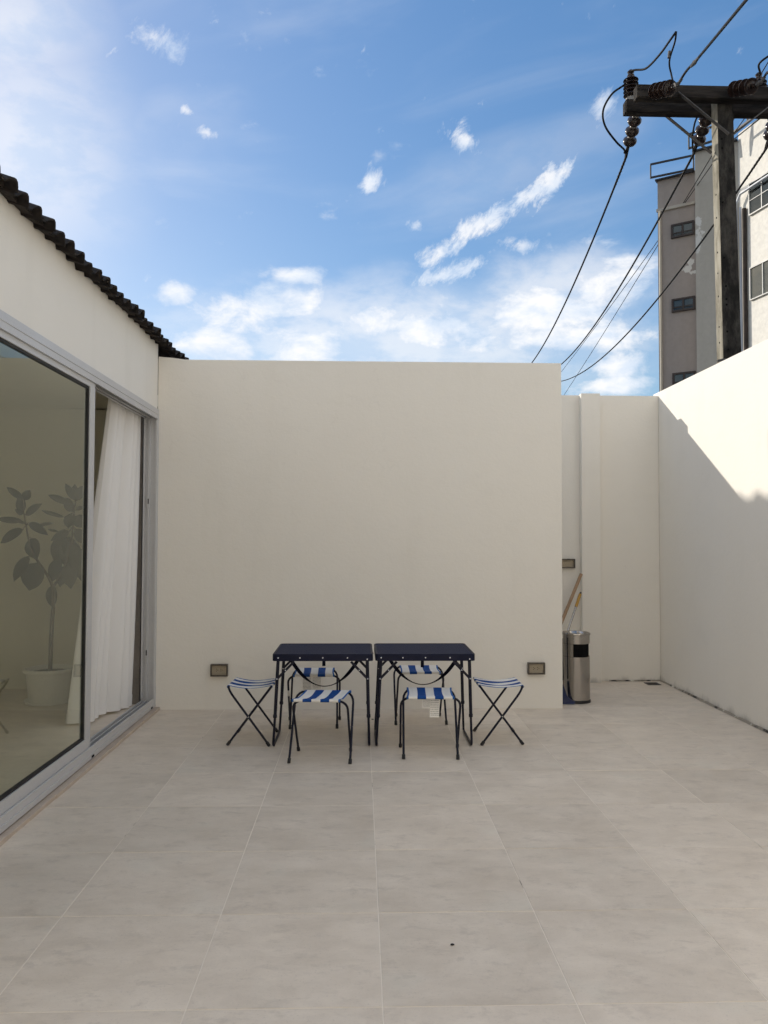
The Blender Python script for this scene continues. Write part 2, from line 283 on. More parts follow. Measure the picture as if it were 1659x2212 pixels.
# ------------------------------------------------------------------ mesh helpers
OFF = {}
class MB:
    def __init__(s): s.v = []; s.f = []; s.uv = {}
    def add(s, vs_, fs_):
        o = len(s.v); s.v += [Vector(p) for p in vs_]; s.f += [tuple(i+o for i in f) for f in fs_]; return s
    def box(s, a, b):
        x0, y0, z0 = a; x1, y1, z1 = b
        return s.add([(x0, y0, z0), (x1, y0, z0), (x1, y1, z0), (x0, y1, z0), (x0, y0, z1), (x1, y0, z1), (x1, y1, z1), (x0, y1, z1)],
                     [(0, 3, 2, 1), (4, 5, 6, 7), (0, 1, 5, 4), (1, 2, 6, 5), (2, 3, 7, 6), (3, 0, 4, 7)])
    def hexa(s, p):                               # 8 corners, bottom ring then top ring
        return s.add(p, [(0, 3, 2, 1), (4, 5, 6, 7), (0, 1, 5, 4), (1, 2, 6, 5), (2, 3, 7, 6), (3, 0, 4, 7)])
    def bar(s, a, b, w, h, side=None):            # rectangular bar from a to b
        a, b = Vector(a), Vector(b); d = (b-a).normalized(); side = Vector(side) if side else Vector((0, 0, 1)).cross(d)
        if side.length < 1e-4: side = Vector((1, 0, 0))
        side = (side - d*side.dot(d)).normalized(); n = d.cross(side)
        q = [side*(-w/2)+n*(-h/2), side*(w/2)+n*(-h/2), side*(w/2)+n*(h/2), side*(-w/2)+n*(h/2)]
        return s.hexa([a+k for k in q] + [b+k for k in q])
    def tube(s, pts, r, seg=10, caps=True):
        pts = [Vector(p) for p in pts]; n = len(pts); rs = r if isinstance(r, (list, tuple)) else [r]*n
        t0 = (pts[1]-pts[0]).normalized(); nrm = t0.orthogonal().normalized(); rings = []; vs_ = []
        for i, p in enumerate(pts):
            t = ((pts[min(i+1, n-1)]-p).normalized() + (p-pts[max(i-1, 0)]).normalized())
            t = t.normalized() if t.length > 1e-6 else t0
            nrm = (nrm - t*nrm.dot(t)); nrm = nrm.normalized() if nrm.length > 1e-6 else t.orthogonal().normalized()
            bn = t.cross(nrm)
            vs_ += [p + (nrm*math.cos(2*math.pi*k/seg) + bn*math.sin(2*math.pi*k/seg))*rs[i] for k in range(seg)]
        fs_ = [(i*seg+k, i*seg+(k+1) % seg, (i+1)*seg+(k+1) % seg, (i+1)*seg+k) for i in range(n-1) for k in range(seg)]
        if caps: fs_ += [tuple(range(seg))[::-1], tuple((n-1)*seg+k for k in range(seg))]
        return s.add(vs_, fs_)
    def lathe(s, prof, c=(0, 0, 0), seg=32, axis=None, a0=0., a1=2*math.pi, caps=True):   # prof: (radius, height)
        c = Vector(c); ax = Vector(axis).normalized() if axis is not None else Vector((0, 0, 1))
        e1 = Vector((1, 0, 0)) if axis is None else ax.orthogonal().normalized(); e2 = ax.cross(e1)
        full = abs(a1-a0-2*math.pi) < 1e-6; m = seg if full else seg+1; vs_ = []
        for r_, h in prof:
            for k in range(m):
                t = a0+(a1-a0)*k/seg; vs_.append(c + ax*h + (e1*math.cos(t)+e2*math.sin(t))*r_)
        fs_ = []
        for i in range(len(prof)-1):
            for k in range(seg):
                k2 = (k+1) % m; fs_.append((i*m+k, i*m+k2, (i+1)*m+k2, (i+1)*m+k))
        if caps and full:
            if prof[0][0] > 1e-5: fs_.append(tuple(range(m))[::-1])
            if prof[-1][0] > 1e-5: fs_.append(tuple((len(prof)-1)*m+k for k in range(m)))
        return s.add(vs_, fs_)
    def prism(s, poly, ext):                      # closed 3-D polygon swept by a vector
        n = len(poly); poly = [Vector(p) for p in poly]; ext = Vector(ext)
        return s.add(poly + [p+ext for p in poly], [tuple(range(n))[::-1], tuple(range(n, 2*n))] + [(i, (i+1) % n, n+(i+1) % n, n+i) for i in range(n)])
    def grid(s, rows, uvs=None):
        n, m = len(rows), len(rows[0]); o = len(s.v)
        s.add([p for r_ in rows for p in r_], [(i*m+j, i*m+j+1, (i+1)*m+j+1, (i+1)*m+j) for i in range(n-1) for j in range(m-1)])
        if uvs:
            for i in range(n):
                for j in range(m): s.uv[o+i*m+j] = uvs[i][j]
        return s
    def mesh(s, name, m, smooth=None, off=(0, 0, 0), bevel=0.):
        off = Vector(off); me = bpy.data.meshes.new(name); me.from_pydata([p-off for p in s.v], [], s.f); me.update()
        bm = bmesh.new(); bm.from_mesh(me)
        if s.uv:
            ul = bm.loops.layers.uv.new('UVMap')
            for f in bm.faces:
                for l in f.loops: l[ul].uv = s.uv.get(l.vert.index, (0, 0))
        else: bmesh.ops.recalc_face_normals(bm, faces=bm.faces)
        if bevel: bmesh.ops.bevel(bm, geom=list(bm.edges), offset=bevel, segments=2, profile=.6, affect='EDGES', clamp_overlap=True)
        bm.to_mesh(me); bm.free()
        if smooth is not None:
            me.polygons.foreach_set('use_smooth', [True]*len(me.polygons)); me.update()
            if smooth < 180: me.set_sharp_from_angle(angle=R(smooth))
        me.materials.append(MATS[m]); return me
    def build(s, name, m, parent=None, smooth=None, bevel=0., local=False):
        off = (0, 0, 0) if local or parent is None else OFF.get(parent.name, (0, 0, 0))
        o = bpy.data.objects.new(name, s.mesh(name, m, smooth, off, bevel)); C.objects.link(o)
        if parent is not None: o.parent = parent
        OFF[o.name] = off; return o
def tag(o, label=None, cat=None, group=None, kind=None):
    for k, v in (('label', label), ('category', cat), ('group', group), ('kind', kind)):
        if v: o[k] = v
    return o
def thing(name, label, cat, loc=(0, 0, 0), rz=0., group=None):
    o = bpy.data.objects.new(name, None); C.objects.link(o); o.empty_display_size = .1; o.location = loc; o.rotation_euler = (0, 0, rz)
    OFF[o.name] = tuple(loc); return tag(o, label, cat, group)
def inst(name, me, parent, loc=(0, 0, 0), rot=(0, 0, 0), scl=(1, 1, 1)):
    o = bpy.data.objects.new(name, me); C.objects.link(o); o.parent = parent; o.location = loc; o.rotation_euler = rot; o.scale = scl; return o
def copy_tree(o, parent=None):
    c_ = o.copy(); C.objects.link(c_); c_.parent = parent
    for ch in list(o.children): copy_tree(ch, c_)
    return c_
def arc(c, r_, a0, a1, n, ex, ey):
    c, ex, ey = Vector(c), Vector(ex), Vector(ey)
    return [c + ex*(r_*math.cos(a0+(a1-a0)*k/n)) + ey*(r_*math.sin(a0+(a1-a0)*k/n)) for k in range(n+1)]
def spline(pts, n=8):                             # Catmull-Rom through points
    P = [Vector(p) for p in pts]; P = [P[0]*2-P[1]] + P + [P[-1]*2-P[-2]]; out = []
    for i in range(1, len(P)-2):
        for k in range(n):
            t = k/n; a_, b_, c_, d_ = P[i-1], P[i], P[i+1], P[i+2]
            out.append(.5*((2*b_) + (c_-a_)*t + (2*a_-5*b_+4*c_-d_)*t*t + (3*b_-a_-3*c_+d_)*t**3))
    return out + [P[-2]]

# ------------------------------------------------------------------ layout numbers
XF, XR, YW, YA = -1.715, 3.03, 6.585, 7.82        # house front, right wall, centre wall, alcove wall
TOP = 2.937
GX, GY, TS = .0731, 2.4346, .6

# ------------------------------------------------------------------ ground and tiled floor
g = MB(); g.add([(-600, -600, -.06), (600, -600, -.06), (600, 600, -.06), (-600, 600, -.06)], [(0, 1, 2, 3)])
tag(g.build('ground', 'asphalt'), kind='structure')
g = MB(); g.box((XF-.02, -2.6, -.055), (XR+.02, YA+.02, -.0014)); floor = tag(g.build('floor', 'grout'), kind='structure')
def tile_mesh(w, d): return MB().box((-w/2, -d/2, -.012), (w/2, d/2, 0)).mesh('tile', 'tile', None, (0, 0, 0), .0010)
GAP = .0040; full = tile_mesh(TS-GAP, TS-GAP); cutw = XR-.012-(GX+4*TS)-GAP/2; cut = tile_mesh(cutw, TS-GAP)
for j in range(-8, 9):
    for i in range(-3, 5):
        cx = GX+i*TS+TS/2; cy = GY+j*TS+TS/2
        if i == 4: inst('tile', cut, floor, (GX+i*TS+GAP/2+cutw/2, cy, random.uniform(-.0006, .0006)))
        else: inst('tile', full, floor, (cx, cy, random.uniform(-.0006, .0006)), (random.uniform(-.0006, .0006), random.uniform(-.0006, .0006), random.choice((0, math.pi))))

# ------------------------------------------------------------------ walls of the yard
MB().box((XF+.002, YW, -.05), (1.713, YW+.14, TOP)).build('centre_wall', 'plaster', None, None, .006)
w = bpy.data.objects['centre_wall']; tag(w, 'broad cream plastered wall standing behind the two folding tables', 'wall')
mf = MB(); mf.add([(XF+.003, YW+.004, TOP-.002), (XF+.23, YW+.004, TOP-.001), (XF+.23, YW+.13, TOP-.001), (XF+.003, YW+.13, TOP-.002), (XF+.003, YW+.004, TOP+.022), (XF+.12, YW+.004, TOP+.014), (XF+.12, YW+.13, TOP+.014), (XF+.003, YW+.13, TOP+.026)],
   [(0, 3, 2, 1), (4, 5, 6, 7), (0, 1, 5, 4), (1, 2, 6, 5), (2, 3, 7, 6), (3, 0, 4, 7)]); mf.build('mortar_fillet', 'plaster', w)
aw = thing('alcove_wall', 'narrow cream wall with pilaster at back of the recess', 'wall', (2.4, YA, 0))
MB().box((-1.6, YA, -.05), (XR-.001, YA+.14, 2.89)).build('wall_panel', 'plaster_dirty', aw, None, .005)
MB().box((2.215, YA-.075, -.05), (2.408, YA+.002, 2.897)).build('pilaster', 'plaster_dirty', aw, None, .005)
rw = thing('boundary_wall', 'long cream wall on the right, its top corner in sunlight', 'wall', (XR, 2, 0))
MB().box((XR, -2.6, -.05), (XR+.15, YA+.14, 2.928)).build('wall_panel', 'plaster_dirty', rw, None, .006)
rows = []; ny = 90                                # cracked sealant along the foot of the right wall
for k in range(ny+1):
    y = -1+(YA-.02+1)*k/ny; wv_ = .5+.5*math.sin(y*2.3)+random.uniform(-.3, .3)
    rows.append([(XR-.016-.006*wv_, y, .0015), (XR-.011-.003*wv_, y, .010+.003*wv_), (XR-.004, y, .013+.005*random.random()), (XR+.001, y, .010)])
MB().grid(rows).build('sealant_strip', 'sealant', rw, 180)
rows = []
for k in range(25):
    x = 2.50+(XR-.01-2.50)*k/24; rows.append([(x, YA-.020-.004*random.random(), .0015), (x, YA-.012, .009+.004*random.random()), (x, YA+.001, .012)])
MB().grid(rows).build('sealant_strip', 'sealant', aw, 180)
dr = thing('floor_drain', 'small square metal floor drain in the far right corner', 'drain', (2.885, 7.66, 0))
m_ = MB()
for a_, b_ in (((-.065, -.065), (.065, -.05)), ((-.065, .05), (.065, .065)), ((-.065, -.05), (-.05, .05)), ((.05, -.05), (.065, .05))): m_.box((2.885+a_[0], 7.66+a_[1], .001), (2.885+b_[0], 7.66+b_[1], .005))
m_.build('rim', 'galvanised', dr); MB().box((2.835, 7.61, -.001), (2.935, 7.71, .0022)).build('hole', 'hole_black', dr)
for k in range(4): MB().box((2.838, 7.622+k*.023, .0024), (2.932, 7.630+k*.023, .0042)).build('slat', 'galvanised', dr)
# unseen building added behind the camera to bounce sunlight into the shaded yard
rb = thing('added_bounce_building', 'plain white house added unseen behind the viewpoint to bounce sunlight into the yard', 'house', (0, -2.6, 0))
MB().box((-9, -8, -.05), (9, -2.6, 8.6)).build('wall', 'plaster_rear', rb)
MB().box((-9.2, -8.2, 8.6), (9.2, -2.45, 8.75)).build('roof_slab', 'grey_render', rb)
for x in (-5.5, 1.2, 5.2):
    f_ = MB().box((x-.6, -2.6, 4.3), (x+.6, -2.56, 5.6)).build('window', 'window_frame_white', rb); MB().box((x-.53, -2.56, 4.37), (x+.53, -2.555, 5.53)).build('pane', 'window_glass', f_)

# ------------------------------------------------------------------ house on the left
H0 = 2.0
hs_ = thing('tiled_house', 'cream house with dark tiled eave and glass sliding door on the left', 'house', (XF, 3, 0))
DZ0, DZ1, DY0, DY1 = .03, 2.507, 2.5, 6.583
MB().box((XF-.12, H0, DZ1), (XF, YW, 3.10)).build('wall_above_door', 'plaster', hs_, None, .003)
MB().box((XF-.12, H0, -.05), (XF, DY0, DZ1-.001)).build('wall_beside_door', 'plaster', hs_)
MB().box((XF-.24, YW+.001, -.05), (XF-.13, 7.45, 3.06)).build('rear_wall', 'grey_render', hs_)
MB().box((-5.6, H0, -.05), (-5.5, 7.45, 3.05)).build('far_wall', 'plaster', hs_)
MB().box((-5.5, H0, -.05), (XF-.121, H0+.1, 3.02)).build('end_wall', 'plaster', hs_)
MB().box((-5.5, 7.27, -.05), (XF-.241, 7.37, 2.8)).build('room_wall', 'room_plaster', hs_)
MB().box((-2.66, 7.21, .05), (-2.34, 7.269, 2.6)).build('room_pillar', 'room_plaster', hs_)
MB().box((-5.5, H0+.101, -.05), (XF-.13, 7.269, .046)).build('room_floor', 'tile', hs_)
MB().box((-5.49, H0+.101, 2.62), (XF-.125, 7.26, 2.72)).build('room_ceiling', 'room_plaster', hs_)
MB().box((-4.6, H0+.1, .05), (-4.5, 7.26, 2.61)).build('room_partition', 'room_plaster', hs_)
MB().box((XF-.239, YW+.0, .05), (XF-.1215, YW+.0-.0005, 2.6)).build('room_return', 'grey_render', hs_)
# roof: pitch 0.9, ridge running away from the camera
RX, RZ, PITCHR = -4.3, 5.50, .9
EX, EZ = -1.612, 3.036
FR, FZ, FP = -3.7, 3.70, .30                     # low front roof
roof = MB().prism([(XF+.05, H0-.2, EZ+.07), (FR, H0-.2, FZ), (-5.65, H0-.2, 3.14), (-5.65, H0-.2, 3.04), (FR, H0-.2, FZ-.08), (XF+.05, H0-.2, EZ+.036)], (0, 7.52-H0+.2, 0)).build('roof', 'roof_clay', hs_)
MB().prism([(-3.0, 9.5, 4.26), (RX, 9.5, RZ), (-5.6, 9.5, 4.26), (-5.6, 9.5, 4.18), (RX, 9.5, RZ-.09), (-3.0, 9.5, 4.18)], (0, 4.5, 0)).build('rear_roof', 'roof_clay', hs_)
MB().box((-5.5, 9.52, -.05), (-3.1, 13.8, 4.25)).build('rear_block', 'plaster', hs_)
def pantile(L, W_=.158, H_=.058, t=.010):         # S-shaped clay tile, long axis x (uphill is -x), across y
    prof = [(0, .006), (.018, .001), (.034, H_*.12), (.050, H_*.42), (.070, H_*.76), (.094, H_*.96), (.112, H_), (.130, H_*.82), (.144, H_*.42), (.152, .004), (W_, .0)]
    m = MB(); n = len(prof); v_ = []
    for x in (0, -L):
        v_ += [(x, y, z) for y, z in prof] + [(x, y, z-t) for y, z in prof]
    f_ = []
    for i in range(n-1):
        f_ += [(i, i+1, 2*n+i+1, 2*n+i), (n+i, 3*n+i, 3*n+i+1, n+i+1), (i, n+i, n+i+1, i+1), (2*n+i, 2*n+i+1, 3*n+i+1, 3*n+i)]
    f_ += [(0, 2*n, 3*n, n), (n-1, 2*n-1, 4*n-1, 3*n-1)]
    return m.add(v_, f_)
pm = [pantile(.40, .158, h).mesh('roof_tile', 'roof_clay', 40) for h in (.044, .050, .040)]
th = math.atan(FP); y = H0-.2; k = 0
while y < 7.50:
    sag = .006*math.sin((y+1)*.9)
    inst('roof_tile', pm[k % 3], roof, Vector((EX+random.uniform(-.006, .018), y, EZ+sag+random.uniform(-.008, .008)))-Vector(OFF[roof.name]), (random.uniform(-.05, .05), th+random.uniform(-.03, .03), random.uniform(-.03, .03)))
    y += .151; k += 1
rows = []                                         # tile field above the eave course (never seen one by one from the yard)
for i in range(15):
    x = EX-.33-(EX-.33-FR)*i/14; r_ = []
    for j_ in range(int(5.6/.0252)):
        yy = H0-.2+j_*.0252; r_.append((x, yy, EZ+.040+(EX-x)*FP+.05*max(0, math.sin(yy/.151*2*math.pi))+.012*(i % 2)))
    rows.append(r_)
tag(MB().grid(rows).build('upper_roof_tiles', 'roof_clay', roof), kind='stuff')
m_ = MB(); y = H0-.2
while y < 7.50:
    yy = y+.094; q_ = []
    for i in range(9):
        a_ = math.pi*i/8; q_.append((XF+.055+random.uniform(-.012, .012), yy+.062*math.cos(a_), EZ+.016+.034*math.sin(a_)+random.uniform(-.005, .005)))
    m_.prism(q_, (-.06, 0, .018)); y += .151
m_.build('eave_mortar', 'roof_mortar', roof)
cap = MB().lathe([(.085, -.16), (.085, .10), (.118, .11), (.118, .16)], (0, 0, 0), 12, (0, 1, 0)).mesh('ridge_cap', 'roof_clay', 40)
y = 9.6
while y < 13.9:
    inst('ridge_cap', cap, roof, Vector((RX, y, RZ-.035+random.uniform(-.006, .006)))-Vector(OFF[roof.name])); y += .30

# sliding door
dx0, dx1 = XF+.016, XF-.100
m_ = MB().box((dx1, DY0, 2.462), (dx0, DY1, DZ1)).box((dx1, DY0, DZ0), (dx0, DY1, .062)).box((dx1, 6.552, .062), (dx0, DY1, 2.462)).box((dx1, DY0, .062), (dx0, DY0+.04, 2.462))
door = m_.build('sliding_door', 'aluminium', hs_, None, .0015)
for x, nm in ((XF+.006, 'track'), (XF-.052, 'track'), (XF-.090, 'track')):
    MB().box((x-.005, DY0+.04, .0622), (x+.005, 6.551, .104 if x > XF else .088)).build('bottom_track', 'aluminium', door)
    MB().box((x-.006, DY0+.04, 2.424 if x > XF else 2.43), (x+.006, 6.551, 2.4618)).build('head_track', 'aluminium', door)
    MB().box((x-.007, 6.534, .105), (x+.007, 6.5518, 2.42)).build('jamb_rib', 'aluminium', door)
for x in (XF-.024, XF-.071):
    
    MB().box((x-.018, DY0+.04, .0622), (x+.018, 6.55, .066)).build('track_groove', 'aluminium_dark', door)
    MB().box((x-.018, DY0+.04, 2.456), (x+.018, 6.55, 2.4618)).build('track_groove', 'aluminium_dark', door)
LX0, LX1 = XF-.043, XF-.003                        # outer leaf
def leaf(y0, y1, lx0, lx1, z0=.096, z1=2.448):
    sw, rh = .088, .070
    lf = MB().box((lx0, y0, z0), (lx1, y0+sw, z1)).box((lx0, y1-sw, z0), (lx1, y1, z1)).box((lx0, y0+sw, z0), (lx1, y1-sw, z0+rh)).box((lx0, y0+sw, z1-rh+.012), (lx1, y1-sw, z1)).build('leaf_frame', 'aluminium', door, None, .0015)
    a_, b_, c_, d_ = y0+sw, y1-sw, z0+rh, z1-rh+.012; xm = (lx0+lx1)/2; gk = .014
    MB().box((xm-.010, a_, c_), (xm+.012, a_+gk, d_)).box((xm-.010, b_-gk, c_), (xm+.012, b_, d_)).box((xm-.010, a_+gk, c_), (xm+.012, b_-gk, c_+gk)).box((xm-.010, a_+gk, d_-gk), (xm+.012, b_-gk, d_)).build('gasket', 'rubber_black', door)
    MB().box((xm-.003, a_+.004, c_+.004), (xm+.003, b_-.004, d_-.004)).build('glass_pane', 'door_glass', door)
leaf(2.55, 5.062, LX0, LX1)
MB().box((LX1-.002, 2.55, .0645), (LX1+.003, 5.06, .094)).build('weather_strip', 'aluminium_dark', door)
for (x_, y_) in ((323.5, 1083), (320.5, 1410)):
    p = at(x_, y_, 6.53); z = p.z
    MB().box((XF-.062, 6.5275, z-.045), (XF-.042, 6.5338, z+.045)).build('keeper_plate', 'aluminium', door); MB().box((XF-.056, 6.5255, z-.022), (XF-.048, 6.5273, z+.022)).build('keeper_slot', 'hole_black', door)
for yy in (5.06, 6.46, 3.3): MB().box((dx0+.0003, yy-.022, .036), (dx0+.002, yy+.022, .050)).build('weep_hole', 'hole_black', door)
m_ = MB(); y = H0
while y < YW-.02:
    e = min(y+random.uniform(.5, .62), YW-.002); MB().box((XF+.001, y+.002, -.003), (XF+.052+random.uniform(-.003, .003), e-.002, .024+random.uniform(-.002, .002))).build('threshold_stone', 'kerb_stone', hs_, None, .003); y = e

# ------------------------------------------------------------------ far apartment block
def wall_line(V0, V1, n=None): return V0, V1
dirW = Vector((-.196, 1)).normalized(); dirD = Vector((-1.382, 1)).normalized()
def vray(x): d = ray(x, 1000); return Vector((d.x/d.y, 1.0))
def hit(p, d, x):                                  # along the line p + t d where the picture column x is
    k = vray(x).x; return (k*p.y-p.x)/(d.x-k*d.y)
def gz_at(x, y, xy): return at(x, y, xy.y).z
D2 = at(1603, 1000, 30).to_2d(); E2 = D2-dirW*11
C2 = D2+dirD*hit(D2, dirD, 1507.5); nD = Vector((-dirD.y, dirD.x)); nD = nD if nD.y > 0 else -nD
kk = vray(1507.5); B2 = C2 + Vector((kk.x, 1)).normalized()*1.3; A2 = B2+dirD*hit(B2, dirD, 1425.5)
zM = gz_at(1603, 305, D2); zA = gz_at(1425.5, 392, A2)
def p3(xy, z): return Vector((xy.x, xy.y, z))
wpt = lambda x, y: p3(B2+dirD*hit(B2, dirD, x), gz_at(x, y, B2+dirD*hit(B2, dirD, x)))
wpc = lambda x, y: p3(C2+dirD*hit(C2, dirD, x), gz_at(x, y, C2+dirD*hit(C2, dirD, x)))
facade('render_mauve', (.36, .315, .285), (.315, .275, .248), [(wpt(1494, 562), .22, .4), (wpt(1488, 582), .32, .3), (wpt(1503, 588), .3, .16)])
facade('render_stone', (.46, .425, .37), (.40, .37, .32), [(wpc(1513, 520), .30, .8), (wpc(1514, 478), .22, .35)])
bl = thing('apartment_block', 'tall shabby apartment block with white side wall beyond the right wall', 'building', p3(D2, 0))
back = Vector((.46, 1)).normalized()*9
m_ = MB().prism([p3(A2, -.05), p3(B2, -.05), p3(B2+back, -.05), p3(A2+back, -.05)], (0, 0, zA+.05)); m_.build('rear_wing', 'render_mauve', bl)
m_ = MB().prism([p3(C2, -.05), p3(D2-dirW*.002, -.05), p3(D2+back, -.05), p3(C2+back, -.05)], (0, 0, zM+.05)); m_.build('stair_tower', 'render_stone', bl)
nW = Vector((dirW.y, -dirW.x)); s_ = nW if nW.x > 0 else -nW      # into the block, away from the yard
m_ = MB().prism([p3(D2-dirW*.004, -.05), p3(E2, -.05), p3(E2+s_*9, -.05), p3(D2+s_*9-dirW*.004, -.05)], (0, 0, zM+.35)); m_.build('side_wing', 'white_paint_far', bl)
def on_wall(p, d, x, y): q_ = p+d*hit(p, d, x); return hit(p, d, x), gz_at(x, y, q_)
def wall_rect(name, m, parent, p, d, n, s0, s1, z0, z1, t0, t1):   # box on a wall plane, proud from t0 to t1 along n
    c0 = [p+d*s0, p+d*s1]; b = MB()
    b.hexa([p3(c0[0]+n*t0, z0), p3(c0[1]+n*t0, z0), p3(c0[1]+n*t1, z0), p3(c0[0]+n*t1, z0), p3(c0[0]+n*t0, z1), p3(c0[1]+n*t0, z1), p3(c0[1]+n*t1, z1), p3(c0[0]+n*t1, z1)])
    return b.build(name, m, parent)
outD = -nD; outW = -s_
def window(p, d, n, s0, s1, z0, z1, fm, fw_, inner, cols, split=None):
    w_ = wall_rect('window', 'dark_room', bl, p, d, n, s0, s1, z0, z1, .002, .012)
    for a_, b_, c_, e_ in ((s0, s1, z0, z0+fw_), (s0, s1, z1-fw_, z1), (s0, s0+fw_, z0+fw_, z1-fw_), (s1-fw_, s1, z0+fw_, z1-fw_)): wall_rect('frame', fm, w_, p, d, n, a_, b_, c_, e_, .013, .09)
    for k in range(cols):
        a_ = s0+fw_+(s1-s0-2*fw_)*k/cols; b_ = s0+fw_+(s1-s0-2*fw_)*(k+1)/cols
        if k: wall_rect('mullion', fm, w_, p, d, n, a_-fw_*.45, a_+fw_*.45, z0+fw_, z1-fw_, .013, .08)
        a2, b2 = a_+fw_*.46*(k > 0), b_-fw_*.46*(k < cols-1)
        if split:
            zs = z0+(z1-z0)*split; wall_rect('transom', fm, w_, p, d, n, a2, b2, zs-fw_*.3, zs+fw_*.3, .013, .075)
        zz = z0+fw_ if not split else z0+(z1-z0)*split+fw_*.3
        wall_rect('blind', inner, w_, p, d, n, a2+.02, b2-.02, zz+.02, z1-fw_-.02, .014, .022)
        wall_rect('pane', 'window_glass', w_, p, d, n, a2, b2, z0+fw_, z1-fw_, .045, .055)
L = hit(B2, dirD, 1425.5)
for (yt, yb) in ((487, 516.7), (647.5, 676), (807, 838), (975, 1005)):
    s0, zt = on_wall(B2, dirD, 1455, yt); _, zb = on_wall(B2, dirD, 1455, yb)
    window(B2, dirD, outD, min(s0, .04), max(s0, .04), zb, zt, 'window_frame_dark', .075, 'blind_grey', 2, .34)
for (yt, yb, inn_) in ((398.6, 467, 'dark_room'), (579.7, 650, 'curtain_pink'), (760, 832, 'blind_grey')):
    s0, zt = on_wall(D2, dirW, 1628, yt); _, zb = on_wall(D2, dirW, 1628, yb)
    for q_ in (0, 4.6): window(D2, dirW, outW, s0-q_-2.1, s0-q_, zb, zt, 'window_frame_white', .04, inn_, 3, .46 if inn_ == 'dark_room' else None)
def rail(pts, z, m='rail_black'):
    b = MB(); P_ = [p3(p, z) for p in pts]
    for i in range(len(P_)-1):
        for dz in (.04, .62): b.bar(P_[i]+Vector((0, 0, dz)), P_[i+1]+Vector((0, 0, dz)), .07, .07)
        n = max(1, int((P_[i+1]-P_[i]).length/1.1))
        for k in range(n+1):
            q_ = P_[i].lerp(P_[i+1], k/n); b.bar(q_, q_+Vector((0, 0, .62)), .05, .05, (1, 0, 0))
    b.build('roof_railing', m, bl)
o_ = outD*.25
rail([A2-s_*.25+o_, B2+o_*1.0+s_*.0], zA); rail([C2-s_*.2+o_, D2+o_-s_*.4, D2-dirW*9-s_*.4], zM+.02 if False else zM)
wall_rect('coping', 'rail_black', bl, B2, dirD, outD, .0, L+.08, zA+.002, zA+.07, -.2, .10); wall_rect('coping', 'rail_black', bl, C2, dirD, outD, hit(C2, dirD, 1603)+.02, .08, zM+.002, zM+.07, -.2, .10)
s0, z_ = on_wall(B2, dirD, 1425.5, 456); wall_rect('string_course', 'render_stone', bl, B2, dirD, outD, .0, L+.04, z_-.07, z_+.05, .001, .09)
pp = B2+dirD*hit(B2, dirD, 1431.5)+outD*.10; MB().tube([p3(pp, -.05), p3(pp, z_-.08)], .055, 8).build('drainpipe', 'pipe_cream', bl, 40)
for x_, m2, r_ in ((1600.5, 'pipe_white', .05), ):
    pp = D2-s_*.10+dirW*.0+outD*.14; MB().tube([p3(pp, -.05), p3(pp, zM-2.6), p3(pp-dirW*.25, zM-2.3), p3(pp-dirW*9, zM-2.2)], .055, 8).build('drainpipe', m2, bl, 40)
    pp = D2-s_*.08-dirW*.18; MB().tube([p3(pp, -.05), p3(pp, zM-2.75)], .05, 8).build('drainpipe', 'pipe_white', bl, 40)
    pp = D2-s_*.09-dirW*.42; MB().tube([p3(pp, -.05), p3(pp, zM-2.9)], .085, 8).build('rusty_downpipe', 'pipe_rust', bl, 40)

# ------------------------------------------------------------------ utility pole
PY = 7.15
a_, b_ = at(1549.5, 242, PY), at(1584.2, 242, PY); c_, d_ = at(1562.3, 775, PY), at(1602.5, 775, PY)
def lerp_z(p, q_, z): t = (z-p.z)/(q_.z-p.z); return p+(q_-p)*t
ztop = 5.66; pd = .13
up4 = lambda z: [Vector((lerp_z(a_, c_, z).x, PY, z)), Vector((lerp_z(b_, d_, z).x, PY, z)), Vector((lerp_z(b_, d_, z).x, PY+pd, z)), Vector((lerp_z(a_, c_, z).x, PY+pd, z))]
up_ = thing('utility_pole', 'weathered square concrete power pole with double timber crossarm', 'utility pole', (up4(0)[0].x+.1, PY+.06, 0))
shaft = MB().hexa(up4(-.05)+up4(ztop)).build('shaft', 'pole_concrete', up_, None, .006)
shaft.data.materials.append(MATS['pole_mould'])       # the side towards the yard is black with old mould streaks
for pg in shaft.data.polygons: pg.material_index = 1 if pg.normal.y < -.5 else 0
for (x_, y_) in ((1557, 300), (1558, 320), (1559, 437), (1562, 557), (1566, 618), (1567, 646), (1567.5, 658), (1569, 716), (1571, 755)):
    p = at(x_+2, y_, PY-.002); MB().lathe([(.010, 0), (.010, .003)], p, 10, (0, -1, 0)).build('bolt_hole', 'hole_black', up_)
for (x_, y_) in ((1543, 330), (1546, 420), (1548, 470), (1549, 545), (1551, 590), (1552.5, 640), (1556, 706), (1557, 740)):
    p = at(x_, y_, PY+.06); xx = lerp_z(a_, c_, p.z).x; MB().lathe([(.009, 0), (.009, .003)], (xx+.001, PY+.065, p.z), 10, (-1, 0, 0)).build('bolt_hole', 'hole_black', up_)
bz0, bz1 = 5.545, 5.665; bx0, bx1 = 2.535, 4.55
MB().box((bx0+.02, 7.045, bz0), (bx1, 7.147, bz1)).build('crossarm', 'beam_timber', up_, None, .008)
MB().box((bx0, 7.283, bz0-.005), (bx1, 7.385, bz1-.005)).build('crossarm', 'beam_timber', up_, None, .008)
cx_ = (a_.x+b_.x)/2
for sx in (-1, 1):
    for yy, yo in ((7.036, 7.14), (7.394, 7.29)):
        MB().bar((cx_+sx*.50, yy, 5.585), (cx_+sx*.025, yy if yy < 7.2 else yy, 5.20), .035, .008, (0, 1, 0) if False else None).build('brace', 'galvanised', up_)
